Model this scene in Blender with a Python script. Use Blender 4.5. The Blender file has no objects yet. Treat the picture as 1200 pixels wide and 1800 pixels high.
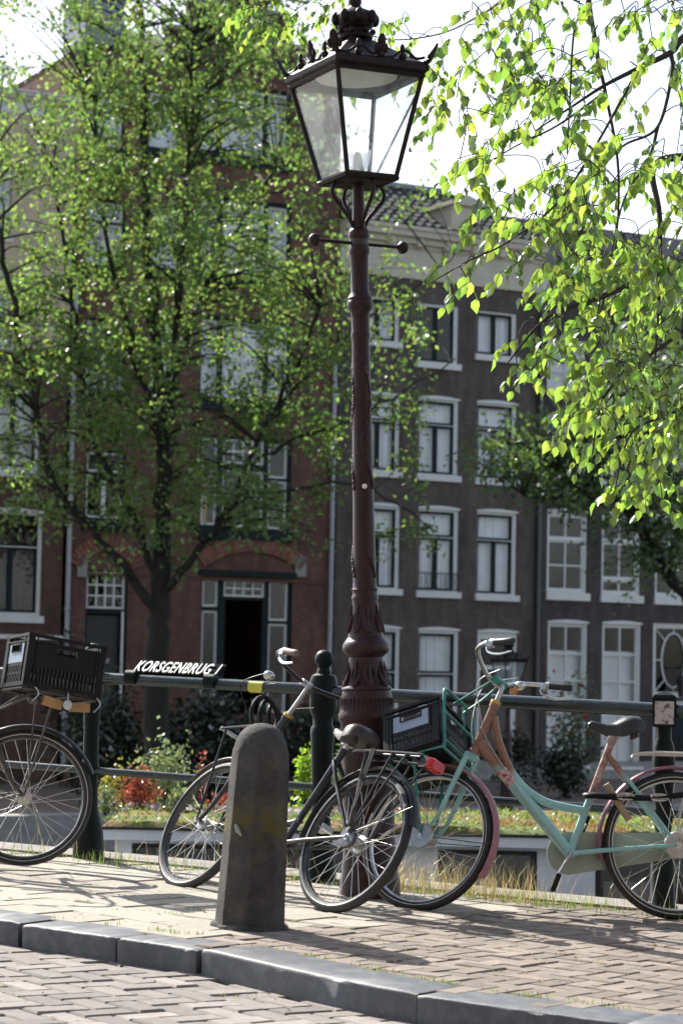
import bpy, math, random
import numpy as np
from mathutils import Vector, Matrix

random.seed(7)
RNG = np.random.default_rng(11)
scene = bpy.context.scene
COL = scene.collection
R = math.radians

# ------------------------------------------------------------------ camera
EYE = 1.13
FPX = 4000.0                       # focal length in pixels of an 1800 px tall frame
PITCH = math.atan(265 / FPX)
ROLL = 0.02
_fw = Vector((0, math.cos(PITCH), math.sin(PITCH)))
_up0 = Vector((0, -math.sin(PITCH), math.cos(PITCH)))
_ri = Vector((1, 0, 0)) * math.cos(ROLL) + _up0 * math.sin(ROLL)
_up = -Vector((1, 0, 0)) * math.sin(ROLL) + _up0 * math.cos(ROLL)
CAMPOS = Vector((0, 0, EYE))
cam = bpy.data.cameras.new('camera')
cam.sensor_fit = 'VERTICAL'
cam.sensor_height = 36.0
cam.sensor_width = 24.0
cam.lens = 36.0 * FPX / 1800.0
cam.clip_start = 0.1
cam.clip_end = 3000
cam.dof.use_dof = True
cam.dof.focus_distance = 10.5
cam.dof.aperture_fstop = 5.0
camo = bpy.data.objects.new('camera', cam)
COL.objects.link(camo)
camo.matrix_world = Matrix(((_ri.x, _up.x, -_fw.x, 0), (_ri.y, _up.y, -_fw.y, 0),
                            (_ri.z, _up.z, -_fw.z, EYE), (0, 0, 0, 1)))
scene.camera = camo

# ------------------------------------------------------------------ sky and sun
SUN_EL = R(38)
SUN_DIR = Vector((-0.57 * math.cos(SUN_EL), 0.8216 * math.cos(SUN_EL), math.sin(SUN_EL)))
world = bpy.data.worlds.new('World')
scene.world = world
world.use_nodes = True
wn = world.node_tree
for n in list(wn.nodes):
    wn.nodes.remove(n)
w_out = wn.nodes.new('ShaderNodeOutputWorld')
w_bg = wn.nodes.new('ShaderNodeBackground')
w_sky = wn.nodes.new('ShaderNodeTexSky')
w_sky.sky_type = 'NISHITA'
w_sky.sun_disc = False
w_sky.sun_elevation = SUN_EL
w_sky.sun_rotation = math.atan2(SUN_DIR.x, SUN_DIR.y)
w_sky.dust_density = 1.2
w_tc = wn.nodes.new('ShaderNodeTexCoord')
w_map = wn.nodes.new('ShaderNodeMapping')
w_map.inputs['Scale'].default_value = (1, 1, 2.2)
w_noise = wn.nodes.new('ShaderNodeTexNoise')
w_noise.inputs['Scale'].default_value = 3.2
w_noise.inputs['Detail'].default_value = 7
w_noise.inputs['Roughness'].default_value = .55
w_ramp = wn.nodes.new('ShaderNodeValToRGB')
w_ramp.color_ramp.elements[0].position = .36
w_ramp.color_ramp.elements[1].position = .68
w_mix = wn.nodes.new('ShaderNodeMixRGB')
w_bw = wn.nodes.new('ShaderNodeRGBToBW')
w_mul = wn.nodes.new('ShaderNodeMixRGB')
w_mul.blend_type = 'MULTIPLY'
w_mul.inputs['Fac'].default_value = 1.0
w_mul.inputs['Color2'].default_value = (1.3, 1.35, 1.45, 1)
wn.links.new(w_sky.outputs['Color'], w_bw.inputs['Color'])
wn.links.new(w_bw.outputs['Val'], w_mul.inputs['Color1'])
wn.links.new(w_mul.outputs['Color'], w_mix.inputs['Color2'])
wn.links.new(w_tc.outputs['Generated'], w_map.inputs['Vector'])
wn.links.new(w_map.outputs['Vector'], w_noise.inputs['Vector'])
wn.links.new(w_noise.outputs['Fac'], w_ramp.inputs['Fac'])
wn.links.new(w_ramp.outputs['Color'], w_mix.inputs['Fac'])
wn.links.new(w_sky.outputs['Color'], w_mix.inputs['Color1'])
wn.links.new(w_mix.outputs['Color'], w_bg.inputs['Color'])
w_bg.inputs['Strength'].default_value = 0.104
wn.links.new(w_bg.outputs['Background'], w_out.inputs['Surface'])
sun = bpy.data.lights.new('sun', 'SUN')
sun.energy = 4.5
sun.angle = R(.53)
sun.color = (1.0, .95, .87)
suno = bpy.data.objects.new('sun', sun)
COL.objects.link(suno)
suno.rotation_euler = (-SUN_DIR).to_track_quat('-Z', 'Y').to_euler()
suno.location = (-8, 20, 20)
scene.view_settings.view_transform = 'Standard'
scene.view_settings.look = 'None'
scene.view_settings.exposure = 1.1
scene.view_settings.gamma = 1.0
scene.view_settings.use_curve_mapping = False
scene.render.engine = 'CYCLES'
scene.cycles.use_denoising = True
scene.cycles.max_bounces = 8
scene.cycles.transparent_max_bounces = 16
scene.cycles.sample_clamp_indirect = 4.0
scene.cycles.caustics_reflective = False
scene.cycles.caustics_refractive = False

# ------------------------------------------------------------------ survey helpers (photo survey -> metres)
def ray(px, py):
    return _fw + _ri * ((px - 600) / FPX) + _up * ((900 - py) / FPX)
def at(px, py, Y):
    v = ray(px, py)
    return CAMPOS + v * (Y / v.y)
SLOPE = 0.028                       # the bridge deck falls to the right
TILT = math.atan(SLOPE)
def gz(x, h=0.0):
    return h - SLOPE * x
def gp(px, py, h=0.0):
    v = ray(px, py)
    n = Vector((SLOPE, 0, 1))
    return CAMPOS + v * ((h - n.dot(CAMPOS)) / n.dot(v))
def px_of(P):
    q = Vector(P) - CAMPOS
    z = q.dot(_fw)
    return 600 + FPX * q.dot(_ri) / z, 900 - FPX * q.dot(_up) / z, z
FA = R(28.6)
FD = Vector((math.cos(FA), math.sin(FA), 0))
FN = Vector((math.sin(FA), -math.cos(FA), 0))
FP = Vector((2.9, 58, 0))
QUAY = -1.78
WATER = -2.45
def fac(px, py):
    v = ray(px, py)
    Q = CAMPOS + v * (FN.dot(FP - CAMPOS) / FN.dot(v))
    return (Q - FP).dot(FD), Q.z

# ------------------------------------------------------------------ object helpers
def tag(o, label=None, cat=None, group=None, kind=None):
    if label: o['label'] = label
    if cat: o['category'] = cat
    if group: o['group'] = group
    if kind: o['kind'] = kind
    return o
def empty(name, loc=(0, 0, 0), mw=None):
    o = bpy.data.objects.new(name, None)
    o.empty_display_size = .1
    COL.objects.link(o)
    if mw is not None: o.matrix_world = mw
    else: o.location = loc
    return o
def link(name, me, parent=None):
    o = bpy.data.objects.new(name, me)
    COL.objects.link(o)
    if parent: o.parent = parent
    return o
def frame_of(d):
    d = Vector(d).normalized()
    a = Vector((0, 0, 1)) if abs(d.z) < .9 else Vector((1, 0, 0))
    u = d.cross(a).normalized()
    return u, d.cross(u).normalized()
def smooth_path(pts, k=6):
    pts = [Vector(p) for p in pts]
    out = []
    n = len(pts)
    for i in range(n - 1):
        p0 = pts[max(i - 1, 0)]; p1 = pts[i]; p2 = pts[i + 1]; p3 = pts[min(i + 2, n - 1)]
        for j in range(k):
            t = j / k
            out.append(.5 * ((2 * p1) + (p2 - p0) * t + (2 * p0 - 5 * p1 + 4 * p2 - p3) * t * t + (3 * p1 - p0 - 3 * p2 + p3) * t ** 3))
    out.append(pts[-1])
    return out

class MB:
    def __init__(s, M=None):
        s.v = []; s.f = []; s.mi = []; s.cur = 0; s.M = M
    def add(s, vs, fs):
        b = len(s.v)
        if s.M is not None: vs = [s.M @ Vector(v) for v in vs]
        s.v += [tuple(v) for v in vs]
        s.f += [tuple(b + i for i in f) for f in fs]
        s.mi += [s.cur] * len(fs)
        return s
    def bb(s, x0, x1, y0, y1, z0, z1):
        return s.add([(x0, y0, z0), (x1, y0, z0), (x1, y1, z0), (x0, y1, z0), (x0, y0, z1), (x1, y0, z1), (x1, y1, z1), (x0, y1, z1)],
                     [(0, 3, 2, 1), (4, 5, 6, 7), (0, 1, 5, 4), (1, 2, 6, 5), (2, 3, 7, 6), (3, 0, 4, 7)])
    def box(s, c, sz, rot=None):
        M0 = s.M
        T = Matrix.Translation(Vector(c)) @ (rot.to_4x4() if rot is not None else Matrix.Identity(4))
        s.M = T if M0 is None else M0 @ T
        s.bb(-sz[0] / 2, sz[0] / 2, -sz[1] / 2, sz[1] / 2, -sz[2] / 2, sz[2] / 2)
        s.M = M0
        return s
    def tube(s, pts, r, n=8, caps=True, closed=False, flat=1.0):
        pts = [Vector(p) for p in pts]
        k = len(pts)
        rs = list(r) if hasattr(r, '__len__') else [r] * k
        vs = []; fs = []
        u = None
        for i, p in enumerate(pts):
            if closed: d = pts[(i + 1) % k] - pts[i - 1]
            else: d = pts[min(i + 1, k - 1)] - pts[max(i - 1, 0)]
            if d.length < 1e-9: d = Vector((0, 0, 1))
            d.normalize()
            if u is None: u, w = frame_of(d)
            else:
                u = (u - d * u.dot(d))
                u = u.normalized() if u.length > 1e-6 else frame_of(d)[0]
                w = d.cross(u)
            for j in range(n):
                a = 2 * math.pi * j / n
                vs.append(p + (u * math.cos(a) + w * math.sin(a) * flat) * rs[i])
        m = k if closed else k - 1
        for i in range(m):
            for j in range(n):
                a = i * n + j; b = i * n + (j + 1) % n
                c = ((i + 1) % k) * n + (j + 1) % n; d = ((i + 1) % k) * n + j
                fs.append((a, b, c, d))
        if caps and not closed:
            fs.append(tuple(range(n - 1, -1, -1)))
            fs.append(tuple((k - 1) * n + j for j in range(n)))
        return s.add(vs, fs)
    def lathe(s, prof, n=24, c=(0, 0, 0), axis='z', rot0=0.0):
        vs = []; fs = []
        c = Vector(c)
        for (r, z) in prof:
            for j in range(n):
                a = 2 * math.pi * j / n + rot0
                if axis == 'z': vs.append(c + Vector((r * math.cos(a), r * math.sin(a), z)))
                elif axis == 'y': vs.append(c + Vector((r * math.cos(a), z, r * math.sin(a))))
                else: vs.append(c + Vector((z, r * math.cos(a), r * math.sin(a))))
        k = len(prof)
        for i in range(k - 1):
            for j in range(n):
                fs.append((i * n + j, i * n + (j + 1) % n, (i + 1) * n + (j + 1) % n, (i + 1) * n + j))
        if prof[0][0] > 1e-5: fs.append(tuple(range(n - 1, -1, -1)))
        if prof[-1][0] > 1e-5: fs.append(tuple((k - 1) * n + j for j in range(n)))
        return s.add(vs, fs)
    def ring(s, c, prof, n=40, a0=0.0, a1=2 * math.pi):
        """closed cross-section prof [(r, y)] swept round the y axis"""
        full = abs(a1 - a0 - 2 * math.pi) < 1e-6
        k = len(prof); m = n if full else n + 1
        vs = []; fs = []
        c = Vector(c)
        for i in range(m):
            a = a0 + (a1 - a0) * i / n
            for (r, y) in prof:
                vs.append(c + Vector((r * math.cos(a), y, r * math.sin(a))))
        for i in range(n):
            for j in range(k):
                fs.append((i * k + j, i * k + (j + 1) % k, ((i + 1) % m) * k + (j + 1) % k, ((i + 1) % m) * k + j))
        if not full:
            fs.append(tuple(range(k))); fs.append(tuple((m - 1) * k + j for j in range(k - 1, -1, -1)))
        return s.add(vs, fs)
    def ball(s, c, r, n=12, m=8, sc=(1, 1, 1)):
        prof = [(r * math.sin(math.pi * i / m), -r * math.cos(math.pi * i / m)) for i in range(m + 1)]
        prof[0] = (r * .02, -r); prof[-1] = (r * .02, r)
        M0 = s.M
        T = Matrix.Translation(Vector(c)) @ Matrix.Diagonal((sc[0], sc[1], sc[2], 1))
        s.M = T if M0 is None else M0 @ T
        s.lathe(prof, n)
        s.M = M0
        return s
    def prism(s, pts, z0, z1, zf=None):
        k = len(pts)
        zf = zf or (lambda x, y: 0.0)
        vs = [(x, y, z0 + zf(x, y)) for x, y in pts] + [(x, y, z1 + zf(x, y)) for x, y in pts]
        fs = [tuple(range(k - 1, -1, -1)), tuple(range(k, 2 * k))]
        fs += [(i, (i + 1) % k, k + (i + 1) % k, k + i) for i in range(k)]
        return s.add(vs, fs)
    def mesh(s, name, mats, smooth=True, angle=40):
        me = bpy.data.meshes.new(name)
        me.from_pydata(s.v, [], s.f)
        if not isinstance(mats, (list, tuple)): mats = [mats]
        for m in mats: me.materials.append(m)
        if len(mats) > 1: me.polygons.foreach_set('material_index', s.mi)
        if smooth:
            me.polygons.foreach_set('use_smooth', [True] * len(me.polygons))
            me.set_sharp_from_angle(angle=R(angle))
        me.update()
        return me
    def build(s, name, mats, parent=None, smooth=True, angle=40):
        return link(name, s.mesh(name, mats, smooth, angle), parent)

# ------------------------------------------------------------------ materials
def newmat(name):
    m = bpy.data.materials.new(name)
    m.use_nodes = True
    nt = m.node_tree
    for n in list(nt.nodes): nt.nodes.remove(n)
    out = nt.nodes.new('ShaderNodeOutputMaterial')
    return m, nt, out
def nd(nt, t, **kw):
    n = nt.nodes.new(t)
    for k, v in kw.items():
        if k in n.inputs: n.inputs[k].default_value = v
        else: setattr(n, k, v)
    return n
def c4(c, k=1.0): return (min(c[0] * k, 1), min(c[1] * k, 1), min(c[2] * k, 1), 1)
def pm(name, col, rough=.6, metal=0.0, var=.2, scale=6.0, bump=0.0, bscale=60.0, rnd=0.0, spec=.5, coat=0.0, col2=None, thr=(.4, .65), island=False):
    m, nt, out = newmat(name)
    L = nt.links.new
    p = nd(nt, 'ShaderNodeBsdfPrincipled')
    p.inputs['Roughness'].default_value = rough
    p.inputs['Metallic'].default_value = metal
    p.inputs['Specular IOR Level'].default_value = spec
    p.inputs['Coat Weight'].default_value = coat
    tc = nd(nt, 'ShaderNodeTexCoord')
    vec = tc.outputs['Object']
    oi = nd(nt, 'ShaderNodeObjectInfo')
    if rnd:
        va = nd(nt, 'ShaderNodeVectorMath', operation='ADD')
        sc = nd(nt, 'ShaderNodeVectorMath', operation='SCALE')
        cx = nd(nt, 'ShaderNodeCombineXYZ')
        for k in range(3): L(oi.outputs['Random'], cx.inputs[k])
        L(cx.outputs[0], sc.inputs[0]); sc.inputs['Scale'].default_value = 37.0
        L(vec, va.inputs[0]); L(sc.outputs[0], va.inputs[1]); vec = va.outputs[0]
    nz = nd(nt, 'ShaderNodeTexNoise', Scale=scale, Detail=6.0, Roughness=.6)
    L(vec, nz.inputs['Vector'])
    rp = nd(nt, 'ShaderNodeValToRGB')
    e = rp.color_ramp.elements
    if col2 is None:
        e[0].position, e[1].position = .3, .7
        e[0].color = c4(col, 1 - var); e[1].color = c4(col, 1 + var)
    else:
        e[0].position, e[1].position = thr
        e[0].color = c4(col); e[1].color = c4(col2)
    L(nz.outputs['Fac'], rp.inputs['Fac'])
    cur = rp.outputs['Color']
    if rnd:
        hs = nd(nt, 'ShaderNodeHueSaturation')
        mr = nd(nt, 'ShaderNodeMapRange')
        mr.inputs['To Min'].default_value = 1 - rnd; mr.inputs['To Max'].default_value = 1 + rnd
        if island:
            g = nd(nt, 'ShaderNodeNewGeometry'); L(g.outputs['Random Per Island'], mr.inputs['Value'])
        else: L(oi.outputs['Random'], mr.inputs['Value'])
        L(mr.outputs['Result'], hs.inputs['Value']); L(cur, hs.inputs['Color']); cur = hs.outputs['Color']
    L(cur, p.inputs['Base Color'])
    r2 = nd(nt, 'ShaderNodeMapRange')
    r2.inputs['To Min'].default_value = max(rough - .08, .02); r2.inputs['To Max'].default_value = min(rough + .12, 1)
    L(nz.outputs['Fac'], r2.inputs['Value']); L(r2.outputs['Result'], p.inputs['Roughness'])
    if bump:
        n2 = nd(nt, 'ShaderNodeTexNoise', Scale=bscale, Detail=5.0, Roughness=.65)
        L(vec, n2.inputs['Vector'])
        b = nd(nt, 'ShaderNodeBump', Strength=bump, Distance=.01)
        L(n2.outputs['Fac'], b.inputs['Height']); L(b.outputs['Normal'], p.inputs['Normal'])
    L(p.outputs['BSDF'], out.inputs['Surface'])
    return m
def leafmat(name, col, tcol, tr=.5, var=.35, gloss=.08, hue=.03):
    m, nt, out = newmat(name)
    L = nt.links.new
    g = nd(nt, 'ShaderNodeNewGeometry'); oi = nd(nt, 'ShaderNodeObjectInfo')
    ad = nd(nt, 'ShaderNodeMath', operation='ADD'); L(g.outputs['Random Per Island'], ad.inputs[0]); L(oi.outputs['Random'], ad.inputs[1])
    fr = nd(nt, 'ShaderNodeMath', operation='FRACT'); L(ad.outputs[0], fr.inputs[0])
    mr = nd(nt, 'ShaderNodeMapRange'); mr.inputs['To Min'].default_value = 1 - var; mr.inputs['To Max'].default_value = 1 + var
    L(fr.outputs[0], mr.inputs['Value'])
    mh = nd(nt, 'ShaderNodeMapRange'); mh.inputs['To Min'].default_value = .5 - hue; mh.inputs['To Max'].default_value = .5 + hue
    m7 = nd(nt, 'ShaderNodeMath', operation='MULTIPLY'); m7.inputs[1].default_value = 7.13
    f7 = nd(nt, 'ShaderNodeMath', operation='FRACT'); L(fr.outputs[0], m7.inputs[0]); L(m7.outputs[0], f7.inputs[0]); L(f7.outputs[0], mh.inputs['Value'])
    sh = []
    for c in (col, tcol):
        hs = nd(nt, 'ShaderNodeHueSaturation'); hs.inputs['Color'].default_value = c4(c)
        L(mr.outputs['Result'], hs.inputs['Value']); L(mh.outputs['Result'], hs.inputs['Hue'])
        sh.append(hs)
    d = nd(nt, 'ShaderNodeBsdfDiffuse'); t = nd(nt, 'ShaderNodeBsdfTranslucent'); gl = nd(nt, 'ShaderNodeBsdfGlossy', Roughness=.32)
    L(sh[0].outputs[0], d.inputs['Color']); L(sh[1].outputs[0], t.inputs['Color'])
    m1 = nd(nt, 'ShaderNodeMixShader'); m1.inputs[0].default_value = tr
    L(d.outputs[0], m1.inputs[1]); L(t.outputs[0], m1.inputs[2])
    m2 = nd(nt, 'ShaderNodeMixShader'); m2.inputs[0].default_value = gloss
    L(m1.outputs[0], m2.inputs[1]); L(gl.outputs[0], m2.inputs[2])
    L(m2.outputs[0], out.inputs['Surface'])
    return m
def glassmat(name, refl=.12, haze=0.0, tint=(1, 1, 1), rough=.02, hazecol=(.8, .85, .9)):
    m, nt, out = newmat(name)
    L = nt.links.new
    tr = nd(nt, 'ShaderNodeBsdfTransparent', Color=c4(tint)); gl = nd(nt, 'ShaderNodeBsdfGlossy', Roughness=rough)
    fz = nd(nt, 'ShaderNodeLayerWeight'); pw = nd(nt, 'ShaderNodeMath', operation='POWER'); pw.inputs[1].default_value = 4.0; L(fz.outputs['Facing'], pw.inputs[0])
    ad = nd(nt, 'ShaderNodeMath', operation='MULTIPLY_ADD', use_clamp=True); ad.inputs[1].default_value = .7; ad.inputs[2].default_value = refl; L(pw.outputs[0], ad.inputs[0])
    mx = nd(nt, 'ShaderNodeMixShader'); L(ad.outputs[0], mx.inputs[0]); L(tr.outputs[0], mx.inputs[1]); L(gl.outputs[0], mx.inputs[2])
    cur = mx
    if haze:
        tc = nd(nt, 'ShaderNodeTexCoord'); nz = nd(nt, 'ShaderNodeTexNoise', Scale=9.0, Detail=5.0); L(tc.outputs['Object'], nz.inputs['Vector'])
        ml = nd(nt, 'ShaderNodeMath', operation='MULTIPLY'); ml.inputs[1].default_value = haze * 2; L(nz.outputs['Fac'], ml.inputs[0])
        df = nd(nt, 'ShaderNodeBsdfDiffuse', Color=c4(hazecol)); tl = nd(nt, 'ShaderNodeBsdfTranslucent', Color=c4(hazecol))
        dm = nd(nt, 'ShaderNodeMixShader'); dm.inputs[0].default_value = .5; L(df.outputs[0], dm.inputs[1]); L(tl.outputs[0], dm.inputs[2])
        m3 = nd(nt, 'ShaderNodeMixShader'); L(ml.outputs[0], m3.inputs[0]); L(cur.outputs[0], m3.inputs[1]); L(dm.outputs[0], m3.inputs[2]); cur = m3
    L(cur.outputs[0], out.inputs['Surface'])
    return m
def brickmat(name, c1, c2, mortar, bw=.22, bh=.065, rough=.85):
    m, nt, out = newmat(name)
    L = nt.links.new
    p = nd(nt, 'ShaderNodeBsdfPrincipled', Roughness=rough); p.inputs['Specular IOR Level'].default_value = .25
    tc = nd(nt, 'ShaderNodeTexCoord'); sp = nd(nt, 'ShaderNodeSeparateXYZ'); cb = nd(nt, 'ShaderNodeCombineXYZ')
    L(tc.outputs['Object'], sp.inputs[0])
    sm = nd(nt, 'ShaderNodeMath', operation='ADD'); L(sp.outputs['X'], sm.inputs[0]); L(sp.outputs['Y'], sm.inputs[1])
    L(sm.outputs[0], cb.inputs[0]); L(sp.outputs['Z'], cb.inputs[1])
    b = nd(nt, 'ShaderNodeTexBrick', Color1=c4(c1), Color2=c4(c2), Mortar=c4(mortar), Scale=1.0)
    b.inputs['Mortar Size'].default_value = .008; b.inputs['Brick Width'].default_value = bw; b.inputs['Row Height'].default_value = bh
    L(cb.outputs[0], b.inputs['Vector'])
    mpn = nd(nt, 'ShaderNodeMapping'); mpn.inputs['Scale'].default_value = (1.6, 1.6, .55); L(tc.outputs['Object'], mpn.inputs['Vector'])
    nz = nd(nt, 'ShaderNodeTexNoise', Scale=1.3, Detail=9.0, Roughness=.7); L(mpn.outputs['Vector'], nz.inputs['Vector'])
    rp = nd(nt, 'ShaderNodeValToRGB'); rp.color_ramp.elements[0].color = (.5, .48, .48, 1); rp.color_ramp.elements[1].color = (1.35, 1.3, 1.25, 1)
    rp.color_ramp.elements[0].position = .3; rp.color_ramp.elements[1].position = .7
    L(nz.outputs['Fac'], rp.inputs['Fac'])
    mu = nd(nt, 'ShaderNodeMixRGB', blend_type='MULTIPLY'); mu.inputs['Fac'].default_value = 1.0
    L(b.outputs['Color'], mu.inputs['Color1']); L(rp.outputs['Color'], mu.inputs['Color2']); L(mu.outputs['Color'], p.inputs['Base Color'])
    bp = nd(nt, 'ShaderNodeBump', Strength=.6, Distance=.01); bp.invert = True; L(b.outputs['Fac'], bp.inputs['Height']); L(bp.outputs['Normal'], p.inputs['Normal'])
    L(p.outputs['BSDF'], out.inputs['Surface'])
    return m

MT = {}
MT['brick_road'] = pm('road_brick', (.235, .207, .187), .85, var=.22, scale=22, bump=.35, bscale=90, rnd=.3)
MT['brick_walk'] = pm('walk_brick', (.218, .176, .145), .85, var=.22, scale=22, bump=.35, bscale=90, rnd=.28)
MT['brick_road_j'] = pm('road_brick_far', (.235, .207, .187), .85, var=.22, scale=22, bump=.35, bscale=90, rnd=.22, island=True)
MT['brick_walk_j'] = pm('walk_brick_far', (.218, .176, .145), .85, var=.22, scale=22, bump=.35, bscale=90, rnd=.2, island=True)
MT['tile'] = pm('concrete_tile', (.385, .35, .29), .9, var=.18, scale=30, bump=.5, bscale=140, rnd=.08)
MT['tile_j'] = pm('concrete_tile_far', (.385, .35, .29), .9, var=.18, scale=30, bump=.5, bscale=140, rnd=.08, island=True)
MT['sand'] = pm('joint_sand', (.11, .095, .075), .95, var=.35, scale=30, bump=.5)
MT['kerb'] = pm('kerb_granite', (.085, .092, .103), .52, var=.3, scale=18, bump=.3, bscale=180, col2=(.15, .155, .16), thr=(.45, .7), rnd=.1, spec=.6)
MT['coping'] = pm('coping_stone', (.24, .22, .19), .85, var=.35, scale=8, bump=.4)
MT['iron_red'] = pm('lamp_paint_oxblood', (.028, .008, .010), .40, var=.45, scale=30, bump=.35, bscale=70, spec=.4, col2=(.062, .024, .022), thr=(.5, .75))
MT['iron_dark'] = pm('lamp_paint_dark', (.020, .012, .011), .5, var=.35, scale=18, bump=.2, spec=.3)
MT['rail'] = pm('rail_paint_green', (.016, .028, .028), .2, var=.3, scale=14, bump=.1, bscale=70, spec=.8)
MT['rail_old'] = pm('post_paint_green', (.006, .011, .011), .45, var=.4, scale=12, bump=.3, bscale=60, spec=.18)
MT['white'] = pm('white_paint', (.78, .77, .73), .5, var=.06, scale=4, bump=.05)
MT['cream'] = pm('cream_paint', (.62, .56, .45), .6, var=.1, scale=2)
MT['plaster'] = pm('cream_plaster', (.64, .52, .37), .85, var=.14, scale=1.5, bump=.15)
MT['sash_dark'] = pm('dark_green_sash', (.012, .02, .022), .6, var=.2, spec=.2)
MT['curtain'] = pm('net_curtain', (.84, .86, .88), .9, var=.08, scale=3)
MT['blind'] = pm('white_blind', (.8, .8, .8), .8, var=.05, scale=2)
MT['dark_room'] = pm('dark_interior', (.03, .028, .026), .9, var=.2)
MT['amber'] = pm('yellow_interior_wall', (.75, .47, .14), .8, var=.2)
MT['brown_brick'] = brickmat('brown_brick_wall', (.145, .112, .098), (.108, .087, .079), (.15, .134, .125))
MT['dark_brick'] = brickmat('dark_brick_wall', (.105, .088, .086), (.082, .073, .072), (.105, .098, .095))
MT['red_brick'] = brickmat('red_brick_wall', (.19, .086, .064), (.14, .068, .053), (.165, .13, .115))
MT['mid_brick'] = brickmat('reddish_brown_brick_wall', (.14, .078, .058), (.10, .06, .05), (.12, .10, .09))
MT['arch_brick'] = pm('arch_brick', (.25, .10, .07), .85, var=.25, scale=9, rnd=.2, island=True)
MT['stone'] = pm('grey_stone', (.32, .31, .29), .8, var=.2, scale=4, bump=.2)
MT['tile_roof'] = pm('roof_tile_slate', (.034, .037, .047), .8, var=.3, scale=6, rnd=.25)
MT['roof_under'] = pm('roof_underlay', (.05, .05, .055), .8)
MT['lead'] = pm('lead_flashing', (.26, .29, .33), .5, var=.2)
MT['pipe'] = pm('zinc_downpipe', (.42, .45, .48), .45, var=.12)
MT['rubber'] = pm('tyre_rubber', (.026, .025, .025), .62, var=.4, scale=20, bump=.2, bscale=180)
MT['chrome'] = pm('chrome', (.62, .62, .62), .22, 1.0, var=.15, scale=20)
MT['alu'] = pm('dull_aluminium', (.5, .5, .5), .4, .9, var=.2, scale=20)
MT['rim'] = pm('rim_alloy', (.55, .55, .55), .32, .85, var=.15, scale=25)
MT['rim_dark'] = pm('dark_rim_metal', (.11, .11, .115), .4, .8, var=.4, scale=25)  # darker metal for the rims and hub brake of the black bicycles
MT['spoke'] = pm('spoke_steel', (.62, .61, .58), .3, .9, var=.2, scale=30)
MT['steel_dark'] = pm('greasy_steel', (.09, .085, .08), .45, .7, var=.4, scale=30)
MT['black'] = pm('black_paint', (.018, .019, .022), .28, var=.3, scale=12, spec=.6)
MT['navy'] = pm('dark_blue_black_paint', (.03, .034, .046), .3, var=.3, scale=10, spec=.6)
MT['plastic'] = pm('black_plastic', (.009, .009, .010), .45, var=.25, scale=10, spec=.22)
MT['sheen_panel'] = pm('painted_sky_reflection', (.30, .36, .46), .4, var=.12, scale=8)  # grey-blue stands in for sky reflected in black crate plastic
MT['leather'] = pm('black_saddle_vinyl', (.02, .018, .017), .33, var=.3, scale=14, bump=.15, bscale=200, spec=.6)
MT['leather_brown'] = pm('brown_saddle_leather', (.05, .036, .03), .36, var=.3, scale=14, bump=.15, bscale=150)
MT['pink'] = pm('dusty_pink_mudguard', (.42, .19, .22), .36, var=.15, scale=6, bump=.06, spec=.5)
MT['mauve'] = pm('dark_pink_mudguard', (.30, .12, .16), .34, var=.25, scale=5, spec=.5)
MT['sage'] = pm('pale_green_chain_guard', (.37, .43, .36), .45, var=.12, scale=5)
MT['rack_green'] = pm('sea_green_rack', (.05, .25, .21), .38, var=.25, scale=10)
MT['rack_white'] = pm('worn_white_rack', (.62, .6, .55), .45, var=.15, scale=20)
MT['red_lens'] = pm('red_lens', (.55, .012, .015), .12, var=.1, spec=.7)
MT['amber_lens'] = pm('orange_lens', (.7, .22, .02), .2, var=.1)
MT['wood'] = pm('worn_orange_wood', (.42, .235, .09), .6, var=.25, scale=9, bump=.15)
MT['tan'] = pm('faded_tan_paint', (.4, .3, .2), .55, var=.25, scale=12)
MT['brass'] = pm('brass', (.6, .42, .12), .35, .8, var=.15)
MT['grip'] = pm('grey_brown_grip', (.2, .145, .12), .6, var=.15)
MT['grip_black'] = pm('black_grip', (.02, .02, .02), .5, var=.15)
MT['white_flat'] = pm('white_lettering', (.85, .85, .82), .5, var=.03)
MT['yellow'] = pm('yellow_tape', (.72, .72, .1), .5, var=.1)
MT['sticker'] = pm('torn_paper_sticker', (.55, .52, .5), .8, var=.1, scale=40, col2=(.12, .11, .11), thr=(.5, .62))
MT['bark'] = pm('tree_bark', (.028, .024, .019), .9, var=.4, scale=9, bump=.7, bscale=24)
MT['bark_near'] = pm('elm_twig_bark', (.05, .04, .032), .85, var=.35, scale=12, bump=.4, bscale=60)
MT['leaf_quay'] = leafmat('quay_tree_leaf', (.085, .14, .045), (.30, .47, .09), .5, gloss=.06)
MT['leaf_dark'] = leafmat('dark_tree_leaf', (.07, .12, .042), (.22, .36, .07), .45)  # darker green leaves of the right-hand tree and the rose bush
MT['leaf_near'] = leafmat('elm_leaf', (.055, .115, .03), (.36, .56, .065), .56, var=.45, gloss=.09, hue=.025)
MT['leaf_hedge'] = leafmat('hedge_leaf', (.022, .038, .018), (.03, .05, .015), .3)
MT['leaf_pale'] = leafmat('pale_shrub_leaf', (.24, .30, .14), (.3, .38, .14), .4)
MT['leaf_lime'] = leafmat('lime_shrub_leaf', (.2, .34, .04), (.4, .6, .05), .5)
MT['leaf_red'] = leafmat('red_shrub_leaf', (.36, .09, .05), (.45, .1, .05), .4, hue=.02)
MT['leaf_yel'] = leafmat('yellow_shrub_leaf', (.32, .30, .05), (.45, .42, .06), .4)
MT['petal_red'] = leafmat('red_petal', (.45, .012, .03), (.5, .02, .04), .4, hue=.01)
MT['petal_white'] = leafmat('pale_petal', (.6, .52, .56), (.6, .52, .56), .4, hue=.01)
MT['grass'] = leafmat('verge_grass', (.11, .17, .035), (.28, .38, .07), .45, hue=.03)
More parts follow.
